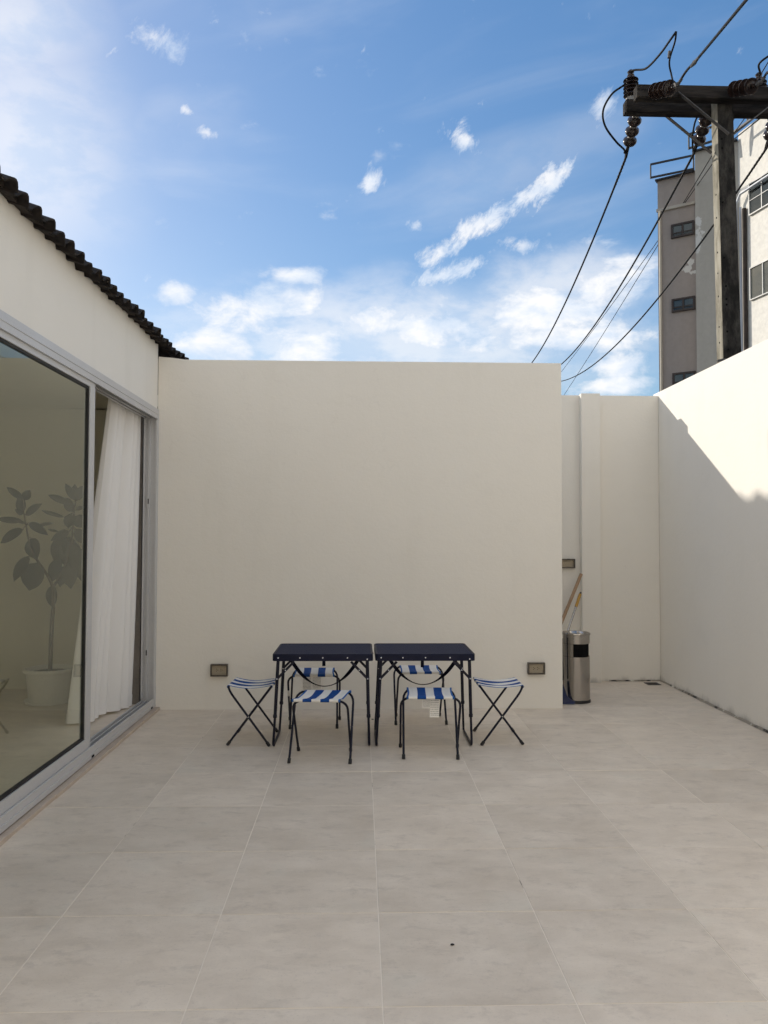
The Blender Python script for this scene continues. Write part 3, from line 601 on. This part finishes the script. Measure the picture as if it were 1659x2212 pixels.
def ribs(n, p0, ax, r_, step, mname='porcelain_brown', rc=.035, name='insulator'):     # stacked sheds
    prof = [(rc*.8, -.02), (rc, 0)]
    for k in range(n):
        h = k*step; prof += [(r_*.55, h+step*.05), (r_, h+step*.30), (r_*.98, h+step*.42), (r_*.62, h+step*.72), (rc, h+step*.98)]
    prof += [(rc, n*step+.01), (rc*.6, n*step+.025)]
    return MB().lathe(prof, p0, 20, ax).build(name, mname, up_, 45)
def pin(x, y, z):
    MB().lathe([(.05, 0), (.052, .03), (.03, .05)], (x, y, z), 16).build('insulator_base', 'porcelain_cap', up_, 40)
    ribs(5, (x, y, z+.05), (0, 0, 1), .072, .037, name='pin_insulator'); MB().lathe([(.03, 0), (.036, .02), (.026, .04), (.034, .06), (.022, .075)], (x, y, z+.235), 16).build('insulator_head', 'porcelain_brown', up_, 40)
    return Vector((x, y, z+.285))
P1 = pin(2.60, 7.335, bz1-.005); P2 = pin(3.86, 7.335, bz1-.005)
def discs(p, ax, n=4, r_=.070, step=.092):
    ax = Vector(ax).normalized(); p = Vector(p)
    for k in range(n):
        MB().lathe([(.016, -.004), (.03, .002), (r_*.75, .010), (r_, .022), (r_*.97, .028), (r_*.6, .024), (.022, .034), (.018, step)], p+ax*(k*step), 22, ax).build('insulator_disc', 'porcelain_brown', up_, 50)
    return p+ax*(n*step)
S1 = discs(at(1413, 197, 6.99), (.12, -.88, -.42)); S2 = discs(at(1583, 193, 6.99), (.12, -.88, -.42)); 
for s1 in (S1, S2): MB().tube(spline([s1, s1+Vector((.03, -.03, .015)), s1+Vector((.05, -.06, .045))], 4), [.014]*9, 8).lathe([(.022, -.02), (.022, .02)], s1+Vector((.02, -.02, .012)), 8, (1, 0, .3)).build('clamp', 'galvanised', up_, 40)
def bells(p, ax, n=3, r_=.067, step=.120):
    ax = Vector(ax).normalized(); p = Vector(p); MB().tube([p-ax*.05, p+ax*.02], .03, 10).build('insulator_cap', 'porcelain_cap', up_, 40)
    for k in range(n):
        q_ = p+ax*(k*step)
        MB().lathe([(.030, .0), (.033, .012), (.05, .026), (r_, .046), (r_*1.02, .062), (r_*.9, .080), (.040, .092), (.030, .098), (.030, step+.002)] if k < n-1 else [(.030, .0), (.033, .012), (.05, .026), (r_, .046), (r_*1.02, .062), (r_*.9, .080), (.03, .094), (.0, .098)], q_, 22, ax).build('bell_insulator', 'porcelain_brown', up_, 50)
        MB().lathe([(.0315, .0), (.0325, .014)], q_-ax*.014, 16, ax).build('insulator_cap', 'porcelain_cap', up_, 50)
    return p+ax*(n*step)
WIRES = [(Vector((2.73, 7.85, 5.381)), (.120, -.0799, .00884), 'leftmost thick power cable running from the pole behind the centre wall', at(1373, 250, 7.40)),
         (Vector((3.442, 7.85, 5.433)), (.125, -.0869, .0095), 'middle thick power cable running from the pole behind the centre wall', at(1528, 250, 7.40)),
         (Vector((4.207, 7.85, 5.50)), (.0972, -.1314, .01128), 'sagging thick power cable passing behind the pole down to the centre wall', at(1676, 244, 7.40))]
B = [bells(st, p-st) for p, _, _, st in WIRES]
MB().bar(at(1549, 780, PY-.03), at(1567, 776, PY-.03), .02, .02).build('step_bolt', 'galvanised', up_)

def cable(name, pts, r_, label, seg=7, m='cable_black', n=8, group=None):
    o = MB().tube(spline(pts, n), r_, seg).build(name, m, None, 180); return tag(o, label, 'cable', group)
def span(p, k, n=30, Lw=14.5): return [p+Vector((k[0]*t, t, k[1]*t+k[2]*t*t)) for t in (Lw*i/n for i in range(n+1))]
for (p, kk_, lab, st), be in zip(WIRES, B):
    o = MB().tube([be]+span(p, kk_), .0118, 8).build('power_cable', 'cable_black', None, 180); tag(o, lab, 'cable', 'cables from the pole')
    MB().tube(spline([be+Vector((-.012, -.03, .02)), be.lerp(p, .5)+Vector((-.016, 0, .01)), p+Vector((.005, .06, 0))], 5), .007, 6).build('tie_wire', 'cable_bare', o, 180)
    hx = []
    for k in range(60):
        t = .02+.55*k/59; hx.append(p+Vector((kk_[0]*t+math.cos(k*.9)*.012, t, kk_[1]*t+math.sin(k*.9)*.012)))
    MB().tube(hx, .004, 5).build('spiral_grip', 'cable_bare', o, 180)
for (x0, y0, x1, y1, lab) in ((1423.8, 517.7, 1210.8, 807.5, 'upper of two thin wires left of the apartment block'), (1423.8, 526.5, 1221, 851.6, 'lower of two thin wires left of the apartment block')):
    a1 = at(x0, y0, 36); b1 = at(x1, y1, 62); a0_ = a1+(a1-b1)*.55; pts = [a0_.lerp(b1+(b1-a1)*.4, k/12)+Vector((0, 0, -.30*math.sin(math.pi*k/12)+.26)) for k in range(13)]
    tag(MB().tube(pts, .017, 6).build('thin_wire', 'cable_black', None, 180), lab, 'cable')
J = P1+Vector((0, -.03, .0))
pts = [at(1461, 68, 6.55), at(1449, 85, 6.6), at(1425, 118, 6.85), at(1395, 148, 7.15), J, at(1352, 180, 7.35), at(1322, 203, 7.40), at(1303, 238, 7.45), at(1307, 272, 7.5), at(1330, 305, 7.62), at(1348, 323, 7.75), B[0]+Vector((-.01, .10, -.02))]
cable('jumper_cable', pts, .010, 'black jumper cable looping left of the crossarm end')
pts = [at(1461, 68, 6.55), at(1458, 90, 6.58), at(1448, 122, 6.65), at(1446, 140, 6.7), at(1450, 160, 6.75), S1+Vector((.0, -.01, .01))]
o = cable('jumper_cable', pts, .008, 'short jumper cable rising from the left disc insulator to the loop'); MB().lathe([(.013, -.03), (.013, .03)], at(1445.5, 118, 6.65), 10, (.1, 0, 1)).build('connector', 'galvanised', o)
cable('jumper_cable', [P2+Vector((0, -.03, 0)), at(1640, 138, 7.1), at(1665, 118, 7.0), at(1700, 95, 6.9)], .010, 'jumper cable leaving the top of the right pin insulator')
cable('jumper_cable', [at(1522, 245, 7.42), at(1505, 255, 7.45), at(1497, 285, 7.5), at(1496, 312, 7.65), B[1]+Vector((0, .10, -.02))], .009, 'jumper cable bending down beside the middle bell insulators')
def over(s1, x1, y1, x2, y2, lab):
    st = s1+Vector((.05, -.06, .05)); e1 = at(x1, y1, 6.05); e2 = at(x2, y2, 4.6)
    o = MB().tube(spline([st, st.lerp(e1, .35)+Vector((.0, 0, .012)), e1, e1+(e2-e1)*1.0, e1+(e2-e1)*3.2], 5), .0105, 8).build('power_cable', 'cable_black', None, 180); tag(o, lab, 'cable')
    MB().tube([st.lerp(e1, .55), st.lerp(e1, .72), st.lerp(e1, .85), st.lerp(e1, 1.0)], [.010, .019, .013, .010], 8).build('splice', 'cable_bare', o, 40)
over(S1, 1511, 122, 1612, 0, 'power cable climbing to the top right corner from the left discs'); over(S2, 1668, 150, 1760, 40, 'power cable leaving the right discs at the picture edge')

# ------------------------------------------------------------------ room: curtain and rubber plant
cu = thing('curtain', 'white sheer curtain gathered in the open sliding doorway', 'curtain', (-1.9, 6.4, .05))
def curt(t, s):                                   # t: 0 top..1 bottom, s: 0 near edge..1 far edge
    ease = t**.95
    tx, ty = -1.868, 5.90+(6.99-5.90)*s
    bx, by = -2.075+(.205)*(s**.75), 5.83+(6.95-5.83)*s
    ph = 2*math.pi*(10.5*s+.35*math.sin(5*s+1.0)+.16*t*math.sin(9*s)); am = (.030+.034*ease)*(1+.40*math.sin(13*s+2))
    px = tx+(bx-tx)*ease+am*math.cos(ph)+.012*math.sin(ph*.5+3*t); py = ty+(by-ty)*ease+am*.30*math.sin(ph*1.0+.6)
    z = 2.600+(.062-2.600)*t+.012*math.sin(7*s)*ease
    return (px, py, z)
ns_, nt_ = 150, 36
MB().grid([[curt(i/nt_*.965, j/ns_) for j in range(ns_+1)] for i in range(nt_+1)]).build('panel', 'sheer_cloth', cu, 180)
MB().grid([[Vector(curt(.965+i/5*.035, j/ns_))+Vector((.004, -.003, 0)) for j in range(ns_+1)] for i in range(6)]).build('hem', 'sheer_cloth', cu, 180)
MB().grid([[Vector(curt(.962+i/5*.036, j/ns_))+Vector((-.004, .003, 0)) for j in range(ns_+1)] for i in range(6)]).build('hem_lining', 'sheer_cloth', cu, 180)
MB().box((-1.885, 3.0, 2.602), (-1.855, 6.98, 2.618)).build('track', 'window_frame_white', cu)
PLY = 6.68
pl = thing('potted_rubber_plant', 'rubber plant with broad dark leaves in a white pot behind the glass', 'plant', at(107, 1516, PLY)*Vector((1, 1, 0))+Vector((0, 0, .046)) if False else (at(107, 1500, PLY).x, PLY, .046))
px0 = at(107, 1500, PLY).x
MB().lathe([(.150, .046), (.188, .052), (.196, .075), (.186, .074), (.15, .060), (0, .060)], (px0, PLY, 0), 40).build('saucer', 'white_pot', pl, 40)
MB().lathe([(0, .062), (.150, .062), (.165, .09), (.188, .30), (.206, .305), (.212, .318), (.206, .332), (.192, .336), (.184, .328), (.178, .29)], (px0, PLY, 0), 40, None, 0, 2*math.pi, False).build('pot', 'white_pot', pl, 40)
MB().lathe([(0, .300), (.10, .303), (.180, .296)], (px0, PLY, 0), 30).build('soil', 'soil', pl, 180)
c3 = lambda x, y, Y=PLY: at((x/2.765)/1.5431, (1250+y/2.765)/1.5431, Y)
base = Vector((px0, PLY, .30))
trunk = [base, c3(478, 2300), c3(492, 2150), c3(488, 2010), c3(478, 1930), c3(430, 1835), c3(345, 1710), c3(285, 1590), c3(262, 1500), c3(240, 1380), c3(222, 1275)]
MB().tube(spline(trunk, 4), [.019-.013*k/40 for k in range(41)], 8).build('trunk', 'bark', pl, 180)
br = [c3(482, 1960), c3(540, 1880, 6.72), c3(610, 1730, 6.75), c3(655, 1560, 6.76), c3(675, 1400, 6.76), c3(682, 1270, 6.75), c3(698, 1160, 6.74)]
MB().tube(spline(br, 4), [.013-.007*k/24 for k in range(25)], 8).build('branch', 'bark', pl, 180)
def leafm(b0, t0, w, facing):                      # broad pointed leaf from base to tip
    b0, t0 = Vector(b0), Vector(t0); ax = t0-b0; L_ = ax.length; ax = ax/L_; side = ax.cross(Vector(facing)); side = side.normalized(); nr = side.cross(ax)
    rows_ = []; N = 10
    for i in range(N+1):
        t = i/N; ww = w/2*(math.sin(math.pi*min(1, t**.82*1.0))**.72)*(1 if t < .86 else max(0, (1-t)/.14)**.75)+.0008
        c_ = b0+ax*(L_*t)+nr*(.10*L_*math.sin(math.pi*t)*.6)
        rows_.append([c_+side*(ww*k)+nr*(abs(k)*ww*.16) for k in (-1, -.55, 0, .55, 1)])
    return MB().grid(rows_)
LV = [((215, 1150), (62, 1034), 62), ((213, 1272), (190, 1098), 100), ((222, 1150), (277, 1058), 78), ((238, 1292), (388, 1186), 72), ((215, 1282), (136, 1238), 52), ((205, 1345), (-40, 1325), 58),
      ((228, 1365), (125, 1345), 34), ((270, 1362), (444, 1478), 78), ((350, 1388), (496, 1364), 30), ((215, 1422), (5, 1550), 98), ((285, 1505), (345, 1698), 168), ((265, 1668), (128, 1905), 108),
      ((350, 1730), (268, 1988), 250), ((478, 1940), (492, 2150), 120), ((700, 1150), (602, 1000), 72), ((698, 1160), (690, 1005), 84), ((708, 1155), (787, 1012), 92), ((650, 1190), (442, 1104), 62),
      ((592, 1312), (382, 1248), 36), ((672, 1260), (605, 1130), 92), ((700, 1242), (786, 1218), 44), ((660, 1290), (628, 1412), 120), ((690, 1300), (800, 1400), 140), ((640, 1440), (468, 1530), 80),
      ((600, 1480), (500, 1720), 170), ((650, 1490), (620, 1790), 190), ((690, 1540), (750, 1900), 150), ((560, 1690), (470, 1910), 150), ((640, 1730), (655, 1972), 160), ((600, 1760), (552, 1955), 130),
      ((540, 1446), (443, 1424), 22), ((700, 1420), (795, 1560), 120), ((720, 1600), (800, 1760), 110)]
rl = random.Random(5)
for k, (b0, t0, w_) in enumerate(LV):
    dy = 0 if b0[0] < 480 else .06; j0 = rl.uniform(-.05, .05); j1 = rl.uniform(-.10, .06)
    B0, T0 = c3(*b0, PLY+dy+j0), c3(*t0, PLY+dy+j0+j1)
    leafm(B0, T0, w_*(.00093 if w_ < 120 else .00082), (rl.uniform(-.25, .25), -1, rl.uniform(-.1, .4))).build('leaf', 'rubber_leaf', pl, 180)
    src = trunk if b0[0] < 480 else br; nr_ = min(src, key=lambda p: (Vector(p)-B0).length)
    if (Vector(nr_)-B0).length > .012: MB().tube([nr_, Vector(nr_).lerp(B0, .5)+Vector((0, 0, .004)), B0], .0035, 5).build('petiole', 'bark', pl, 180)

# ------------------------------------------------------------------ wall sockets
def socket(x0, x1, z0, z1, Y, label, holes=True):
    t = thing('wall_socket', label, 'socket', ((x0+x1)/2, Y, z0), 0, 'covered sockets on the walls')
    m_ = MB(); b_ = .011
    for a_ in (((x0, z0), (x1, z0+b_)), ((x0, z1-b_), (x1, z1)), ((x0, z0+b_), (x0+b_, z1-b_)), ((x1-b_, z0+b_), (x1, z1-b_))): m_.box((a_[0][0], Y-.034, a_[0][1]), (a_[1][0], Y+.001, a_[1][1]))
    m_.build('frame', 'socket_bronze', t, None, .0015); MB().box((x0+b_, Y-.012, z0+b_), (x1-b_, Y-.002, z1-b_)).build('plate', 'socket_plate', t)
    cx, cz = (x0+x1)/2, (z0+z1)/2
    if holes:
        for s in (-1, 1):
            for (ax, az_) in ((-.009, .008), (-.009, -.008), (.009, 0)):
                q_ = (cx+s*.018+ax*.6, Y-.0121, cz+az_); MB().lathe([(.0033, 0), (.0033, .0006)], q_, 8, (0, -1, 0)).build('pin_hole', 'hole_black', t)
    MB().box((x0+b_+.0005, Y-.030, z0+b_+.0005), (x1-b_-.0005, Y-.0285, z1-b_-.0005)).build('cover', 'clear_cover', t)
    MB().box((cx-.012, Y-.038, z1-.006), (cx+.012, Y-.0342, z1+.002)).build('latch', 'socket_bronze', t)
socket(-1.245, -1.102, .279, .380, YW, 'bronze framed double socket low on the centre wall left of the tables')
socket(1.412, 1.557, .289, .387, YW, 'bronze framed double socket low on the centre wall right of the tables')
socket(2.015, 2.159, 1.135, 1.228, YA, 'bronze framed wall socket in the recess above the two broom handles', False)

# ------------------------------------------------------------------ bin, handles, dustpan
bx, by, br_ = 1.906, 6.862, .117
bn = thing('ashtray_bin', 'brushed steel ashtray bin with a black opening in the recess', 'bin', (bx, by, 0))
MB().lathe([(br_+.004, 0), (br_+.006, .008), (br_+.004, .022), (br_-.004, .026)], (bx, by, 0), 48).build('base_ring', 'rubber_black', bn, 40)
o0, o1 = R(-118), R(12)                            # opening, angle seen from above
def shell(z0, z1, a0, a1, seg):
    full = a1-a0 > 6.28; return MB().lathe([(br_-.004, z0), (br_, z0+.001), (br_, z1-.001), (br_-.004, z1)], (bx, by, 0), seg, None, a0, a1, False)
body = shell(.026, .402, 0, 2*math.pi, 64).build('body', 'steel_brushed', bn, 60)
shell(.402, .514, o1, o0+2*math.pi, 44).build('body_side', 'steel_brushed', bn, 60)
shell(.514, .590, 0, 2*math.pi, 64).build('body_collar', 'steel_brushed', bn, 60)
MB().lathe([(0, .20), (br_-.012, .20), (br_-.012, .56), (0, .56)], (bx, by, 0), 40).build('liner', 'hole_black', bn, 40) if False else MB().lathe([(br_-.010, .03), (br_-.010, .57)], (bx, by, 0), 40, None, 0, 2*math.pi, False).build('liner', 'hole_black', bn, 180)
MB().lathe([(0, .39), (br_-.012, .39)], (bx, by, 0), 40).build('bag_floor', 'hole_black', bn)
MB().lathe([(br_-.006, .586), (br_+.004, .588), (br_+.007, .597), (br_+.003, .606), (br_-.006, .608), (br_-.014, .604), (br_-.020, .590), (.07, .570), (.02, .564), (0, .564)], (bx, by, 0), 56).build('ash_tray', 'steel_brushed', bn, 50)
MB().lathe([(.013, .566), (.016, .585), (.010, .598), (0, .600)], (bx+.03, by-.02, 0), 16).build('tray_knob', 'steel_brushed', bn, 50)
p0_, p1_ = at(1255.5, 1240, 7.71), at(1213, 1345, 7.55); d_ = (p1_-p0_).normalized(); foot = p1_+d_*((p1_.z-.03)/-d_.z)
bs = thing('broom', 'broom with a plain wooden handle leaning in the recess corner', 'broom', (foot.x, foot.y, 0))
MB().tube([foot, p0_.lerp(foot, .5)+Vector((0, 0, .004)), p0_], .0165, 12).build('handle', 'wood_stick', bs, 40)
MB().prism([(foot.x-.13, foot.y-.03, .0), (foot.x+.13, foot.y-.03, .0), (foot.x+.07, foot.y-.03, .20), (foot.x-.07, foot.y-.03, .20)], (0, .06, 0)).build('bristles', 'wood_stick', bs)
p0_, p1_ = at(1254.5, 1280, 7.71), at(1225, 1368, 7.50); d_ = (p1_-p0_).normalized(); foot2 = p1_+d_*((p1_.z-.02)/-d_.z); foot2 = Vector(foot2)
ms = thing('mop', 'mop with thin steel handle and yellow grip behind the bin', 'mop', (foot2.x, foot2.y, 0)); gq = p0_.lerp(p1_, .36)
MB().tube([foot2, gq], .0105, 12).build('handle', 'steel_brushed', ms, 40); MB().tube([gq, p0_.lerp(gq, .12)], .0145, 12).build('grip', 'yellow_grip', ms, 40); MB().tube([p0_.lerp(gq, .12), p0_], .010, 10).build('end_cap', 'rubber_black', ms, 40)
MB().box((foot2.x-.12, foot2.y-.05, .0), (foot2.x+.12, foot2.y+.05, .03)).build('mop_head', 'blue_plastic', ms, None, .008)
dp = thing('dustpan', 'dark blue plastic dustpan standing on the floor left of the bin', 'dustpan', (1.79, 6.775, 0))
pan = []
for k in range(9):
    t = k/8; pan.append((t, .012+.25*t**2.2))
m_ = MB().prism([(1.735, 6.73, .002), (1.850, 6.722, .002), (1.862, 6.728, .020), (1.835, 6.740, .030), (1.795, 6.75, .070), (1.768, 6.765, .16), (1.735, 6.765, .18)], (0, .045, .004)); m_.build('pan', 'blue_plastic', dp, None, .006)
MB().tube([(1.765, 6.795, .20), (1.762, 6.80, .40), (1.76, 6.80, .56)], .012, 10).build('handle', 'rubber_black', dp, 40)

# ------------------------------------------------------------------ folding tables
TY0, TY1, TZ = 5.38, 5.925, .638
def rrect(x0, y0, x1, y1, r_, n=6):
    out = []
    for cx, cy, a in ((x1-r_, y1-r_, 0), (x0+r_, y1-r_, 90), (x0+r_, y0+r_, 180), (x1-r_, y0+r_, 270)):
        out += [(cx+r_*math.cos(R(a+90*k/n)), cy+r_*math.sin(R(a+90*k/n))) for k in range(n+1)]
    return out
def table(x0, x1, label, tabs, sl):
    t = thing('folding_table', label, 'table', ((x0+x1)/2, (TY0+TY1)/2, 0), 0, 'two folding tables')
    loops = [(rrect(x0, TY0, x1, TY1, .030), TZ-.048), (rrect(x0, TY0, x1, TY1, .030), TZ-.004), (rrect(x0+.004, TY0+.004, x1-.004, TY1-.004, .027), TZ), (rrect(x0+.013, TY0+.013, x1-.013, TY1-.013, .020), TZ), (rrect(x0+.015, TY0+.015, x1-.015, TY1-.015, .018), TZ-.004)]
    n = len(loops[0][0]); m_ = MB(); m_.add([(p[0], p[1], z) for l, z in loops for p in l], [(i*n+k, i*n+(k+1) % n, (i+1)*n+(k+1) % n, (i+1)*n+k) for i in range(len(loops)-1) for k in range(n)])
    # inner face of the rim, seen from below
    li = rrect(x0+.010, TY0+.010, x1-.010, TY1-.010, .022); o_ = len(m_.v); m_.v += [Vector((p[0], p[1], TZ-.048)) for p in li]+[Vector((p[0], p[1], TZ-.008)) for p in li]
    m_.f += [(k, o_+k, o_+(k+1) % n, (k+1) % n) for k in range(n)]+[(o_+k, o_+n+k, o_+n+(k+1) % n, o_+(k+1) % n) for k in range(n)]
    m_.build('rim', 'navy_paint', t, 35)
    pr = rrect(x0+.0135, TY0+.0135, x1-.0135, TY1-.0135, .019); MB().prism([(p[0], p[1], TZ-.010) for p in pr], (0, 0, .0065)).build('top_panel', 'navy_mesh', t)
    w_ = x1-x0
    for fx in (.058, .274, .500, .745): MB().lathe([(.0062, 0), (.0058, .0018), (.0035, .0038), (0, .0045)], (x0+w_*fx, TY0, TZ-.026), 12, (0, -1, 0)).build('rivet', 'rivet', t, 50)
    for sx, fx in ((-1, None), (1, .942)):
        xt = x0+.040 if sx < 0 else x1-.040; xb = x0+.010 if sx < 0 else x1-.024
        if fx: MB().lathe([(.0062, 0), (.0058, .0018), (.0035, .0038), (0, .0045)], (x0+w_*fx, TY0, TZ-.036), 12, (0, -1, 0)).build('rivet', 'rivet', t, 50)
        yf, yb = TY0+.020, TY1-.095
        for yy in (yf, yb):
            zs = .205; xs = xt+(xb-xt)*((TZ-.02-zs)/(TZ-.02))
            MB().tube([(xt, yy, TZ-.012), (xs, yy, zs)], .0115, 12).lathe([(.0115, 0), (.0140, .003), (.0140, .020), (.0115, .024)], (xs, yy, zs-.004), 12).build('leg', 'navy_tube', t, 40)
            xa = xt+(xb-xt)*((TZ-.02-.468)/(TZ-.02)); xo = xa-sx*.115
            MB().bar((xa, yy-.016, .468), (xo, yy-.016, .585), .017, .004, (1, 0, 1) if sx < 0 else (-1, 0, 1)).build('brace', 'navy_tube', t)
            for q_ in ((xa, .468), (xa-sx*.058, .527)): MB().lathe([(.0058, 0), (.0050, .002), (0, .004)], (q_[0], yy-.018, q_[1]), 10, (0, -1, 0)).build('rivet', 'rivet', t, 50)
        xs = xt+(xb-xt)*((TZ-.02-.20)/(TZ-.02)); r_ = .030; z0 = .0085
        pts = [(xs, yf, .20), (xb, yf, z0+r_)] + [(xb, yf+r_-r_*math.cos(R(a)), z0+r_-r_*math.sin(R(a))) for a in (22, 45, 67, 90)] + [(xb, yb-r_+r_*math.sin(R(a)), z0+r_-r_*math.cos(R(a))) for a in (0, 22, 45, 67, 90)] + [(xs, yb, .20)]
        MB().tube(pts, .0085, 10).build('foot_tube', 'navy_tube', t, 60)
    xa, xb2 = x0+.095, x1-.090; ysf, rows_ = TY0+.24, []
    for k in range(29):
        u = k/28; z = (TZ-.05)-sl*(1-(2*u-1)**2)**.92; tw = 1.15*math.exp(-((u-.5)/.30)**4); x = xa+(xb2-xa)*u
        dvec = Vector((0, math.cos(.5-tw*.4), math.sin(.5-tw*.4)))*.019 if True else None
        slope = Vector((1, 0, -sl*4*(1-2*u)/(xb2-xa))).normalized(); wv_ = Vector((0, 1, 0))*math.cos(.95*(1-tw/1.15))+slope.cross(Vector((0, 1, 0)))*math.sin(.95*(1-tw/1.15))
        rows_.append([Vector((x, ysf, z))-wv_*.014, Vector((x, ysf, z))+wv_*.014])
    MB().grid(rows_).grid([[p+Vector((0, .0003, .0016)) for p in r_] for r_ in rows_]).build('strap', 'webbing', t, 180)
    for fx, ln, yy in tabs: MB().box((x0+w_*fx-.0115, yy-.001, TZ-.048-ln), (x0+w_*fx+.0115, yy+.001, TZ-.011)).build('hanging_tab', 'webbing', t)
    MB().box((x1-.003, TY0+.2, TZ-.03), (x1+.0075, TY0+.24, TZ-.018)).build('hinge_lug', 'rivet', t) if x0 < 0 else None
    return t
table(-.602, .088, 'left one of the two navy folding camping tables', ((.505, .050, TY0+.10), (.405, .018, TY0+.2)), .215)
table(.104, .794, 'right one of the two navy folding camping tables', ((.480, .060, TY0+.10), (.37, .016, TY0+.2)), .205)

# ------------------------------------------------------------------ folding stools
SH, SP, RT = .398, .149, .0078
def uframe(half, ys, name, t):                     # top bar at y = ys, feet at y = -ys
    rc = .062; pts = []
    def down(z): return ys*(2*(z-.0)/SH-1)
    pts += [(-half, down(.012), .012), (-half, down(SH-rc), SH-rc)]
    for a in (18, 36, 54, 72, 90): z = SH-rc+rc*math.sin(R(a)); pts.append((-half+rc-rc*math.cos(R(a)), down(z), z))
    pts += [(-p[0], p[1], p[2]) for p in pts[::-1]]
    o = MB().tube(pts, RT, 12).build(name, 'navy_tube', t, 60, 0, True)
    for s in (-1, 1):
        dv = Vector((0, ys*2/SH, 1)).normalized(); p = Vector((s*half, down(.0), 0))
        MB().lathe([(.0100, 0.0), (.0112, .004), (.0112, .030), (.0092, .034)], p+dv*.002, 14, dv).build('rubber_foot', 'rubber_black', t, 40, 0, True)
def stool(label, x, y, rz, shear=0., jog=0., sag=.010, seatw=.310, seed=0):
    t = thing('folding_stool', label, 'stool', (x, y, 0), rz, 'folding stools round the tables')
    rg = random.Random(seed)
    uframe(.195, SP, 'outer_frame', t); uframe(.176, -SP, 'inner_frame', t)
    for s in (-1, 1):
        MB().lathe([(.004, 0), (.004, .030)], (s*.170, 0, SH/2), 10, (s, 0, 0)).lathe([(.0065, .0285), (.005, .032), (0, .033)], (s*.170, 0, SH/2), 10, (s, 0, 0)).build('pivot', 'rivet', t, 50, 0, True)
    # seat: a sheet wrapped round both bars
    prof = []; rr = RT+.0022
    for k in range(6): a = R(-110+k*40*1.0-0); prof.append((-SP-rr*math.cos(R(-60+36*k)), SH+rr*math.sin(R(-60+36*k))))
    for k in range(1, 12):
        u = k/12; prof.append((-SP+2*SP*u, SH+rr-sag*4*u*(1-u)-.001))
    for k in range(6): prof.append((SP+rr*math.cos(R(120-36*k)), SH+rr*math.sin(R(120-36*k))))
    rows_, uvs = [], []; nx = 40
    for i, (yy, zz) in enumerate(prof):
        u = min(1, max(0, (yy+SP)/(2*SP))); r_, q_ = [], []
        for k in range(nx+1):
            v = k/nx; sh = shear*(u-.5) + (jog if yy > -SP+.030 else 0) - jog*.5
            mid = 4*u*(1-u); wr = .0022*mid*math.sin(v*19+i*.5+seed)+.0016*mid*math.sin(v*41+seed*2)
            r_.append((-seatw/2+seatw*v+sh*1.0-.006*mid*(2*v-1), yy, zz+wr-.004*mid*(1-4*(v-.5)**2))); q_.append((v, i/len(prof)))
        rows_.append(r_); uvs.append(q_)
    o = MB().grid(rows_, uvs).build('seat', 'striped_canvas', t, 180, 0, True); sm = o.modifiers.new('thick', 'SOLIDIFY'); sm.thickness = .0016; sm.offset = -1
    return t
def stool_tag(t, x, y, w_, z0, z1, tilt=0.):
    MB().add([(x-w_/2, y, z1), (x+w_/2, y, z1), (x+w_/2+tilt, y-.006, z0), (x-w_/2+tilt, y-.006, z0), (x-w_/2, y+.0008, z1), (x+w_/2, y+.0008, z1), (x+w_/2+tilt, y-.0052, z0), (x-w_/2+tilt, y-.0052, z0)],
             [(0, 1, 2, 3), (7, 6, 5, 4), (0, 4, 5, 1), (1, 5, 6, 2), (2, 6, 7, 3), (3, 7, 4, 0)]).build('care_tag', 'printed_tag', t, None, 0, True)
s1 = stool('front stool at the left table, stripes skewed on its seat', -.247, 5.155, R(-3.8), .035, .012, .006, seed=1)
s2 = stool('front stool at the right table with white paper tags hanging below', .466, 5.235, R(180-2.5), .004, .0, .005, seed=2)
s3 = stool('rear stool at the left table, printed tag under its seat', -.352, 6.058, R(181.5), 0, 0, .004, seed=3)
s4 = stool('rear stool at the right table, against the centre wall', .468, 6.168, R(1), .01, 0, .006, seed=4)
s5 = stool('stool standing at the left end of the tables', -.762, 5.632, R(87.9), 0, .0, .018, seed=5)
s6 = stool('stool standing at the right end of the tables', .990, 5.618, R(-90.7), .012, .0, .016, seed=6)
stool_tag(s2, .020, .085, .062, SH-.080, SH-.010, .003); stool_tag(s2, -.030, .092, .062, SH-.140, SH-.006, .004)
stool_tag(s3, .055, .075, .072, SH-.128, SH-.012, .0); stool_tag(s3, -.020, .070, .074, SH-.120, SH-.012, .0)
tg = MB().lathe([(.0083, -.03), (.0083, .03)], (.195, 0, .0), 10).build('leg_sticker', 'printed_tag', s3, 180, 0, True); tg.location = (0, SP*(2*.25/SH-1), .25); tg.rotation_euler = (-math.atan(2*SP/SH), 0, 0)

# ------------------------------------------------------------------ small litter
def pebble(x, y, r_, label):
    m_ = MB().lathe([(0, 0), (r_*.8, r_*.12), (r_, r_*.4), (r_*.7, r_*.75), (0, r_*.85)], (0, 0, 0), 9); rp = random.Random(int(x*1000))
    m_.v = [Vector((p.x*1.5*(1+rp.uniform(-.2, .2)), p.y*(1+rp.uniform(-.2, .2)), p.z*(1+rp.uniform(-.15, .15)))) for p in m_.v]
    o = m_.build('pebble', 'pebble'); o.location = (x, y, .0012); tag(o, label, 'pebble')
pebble(.329, 2.79, .0055, 'tiny dark speck of debris on the open floor in the foreground')
pebble(.100, 6.199, .007, 'tiny dark crumb on the floor behind the gap between the tables')
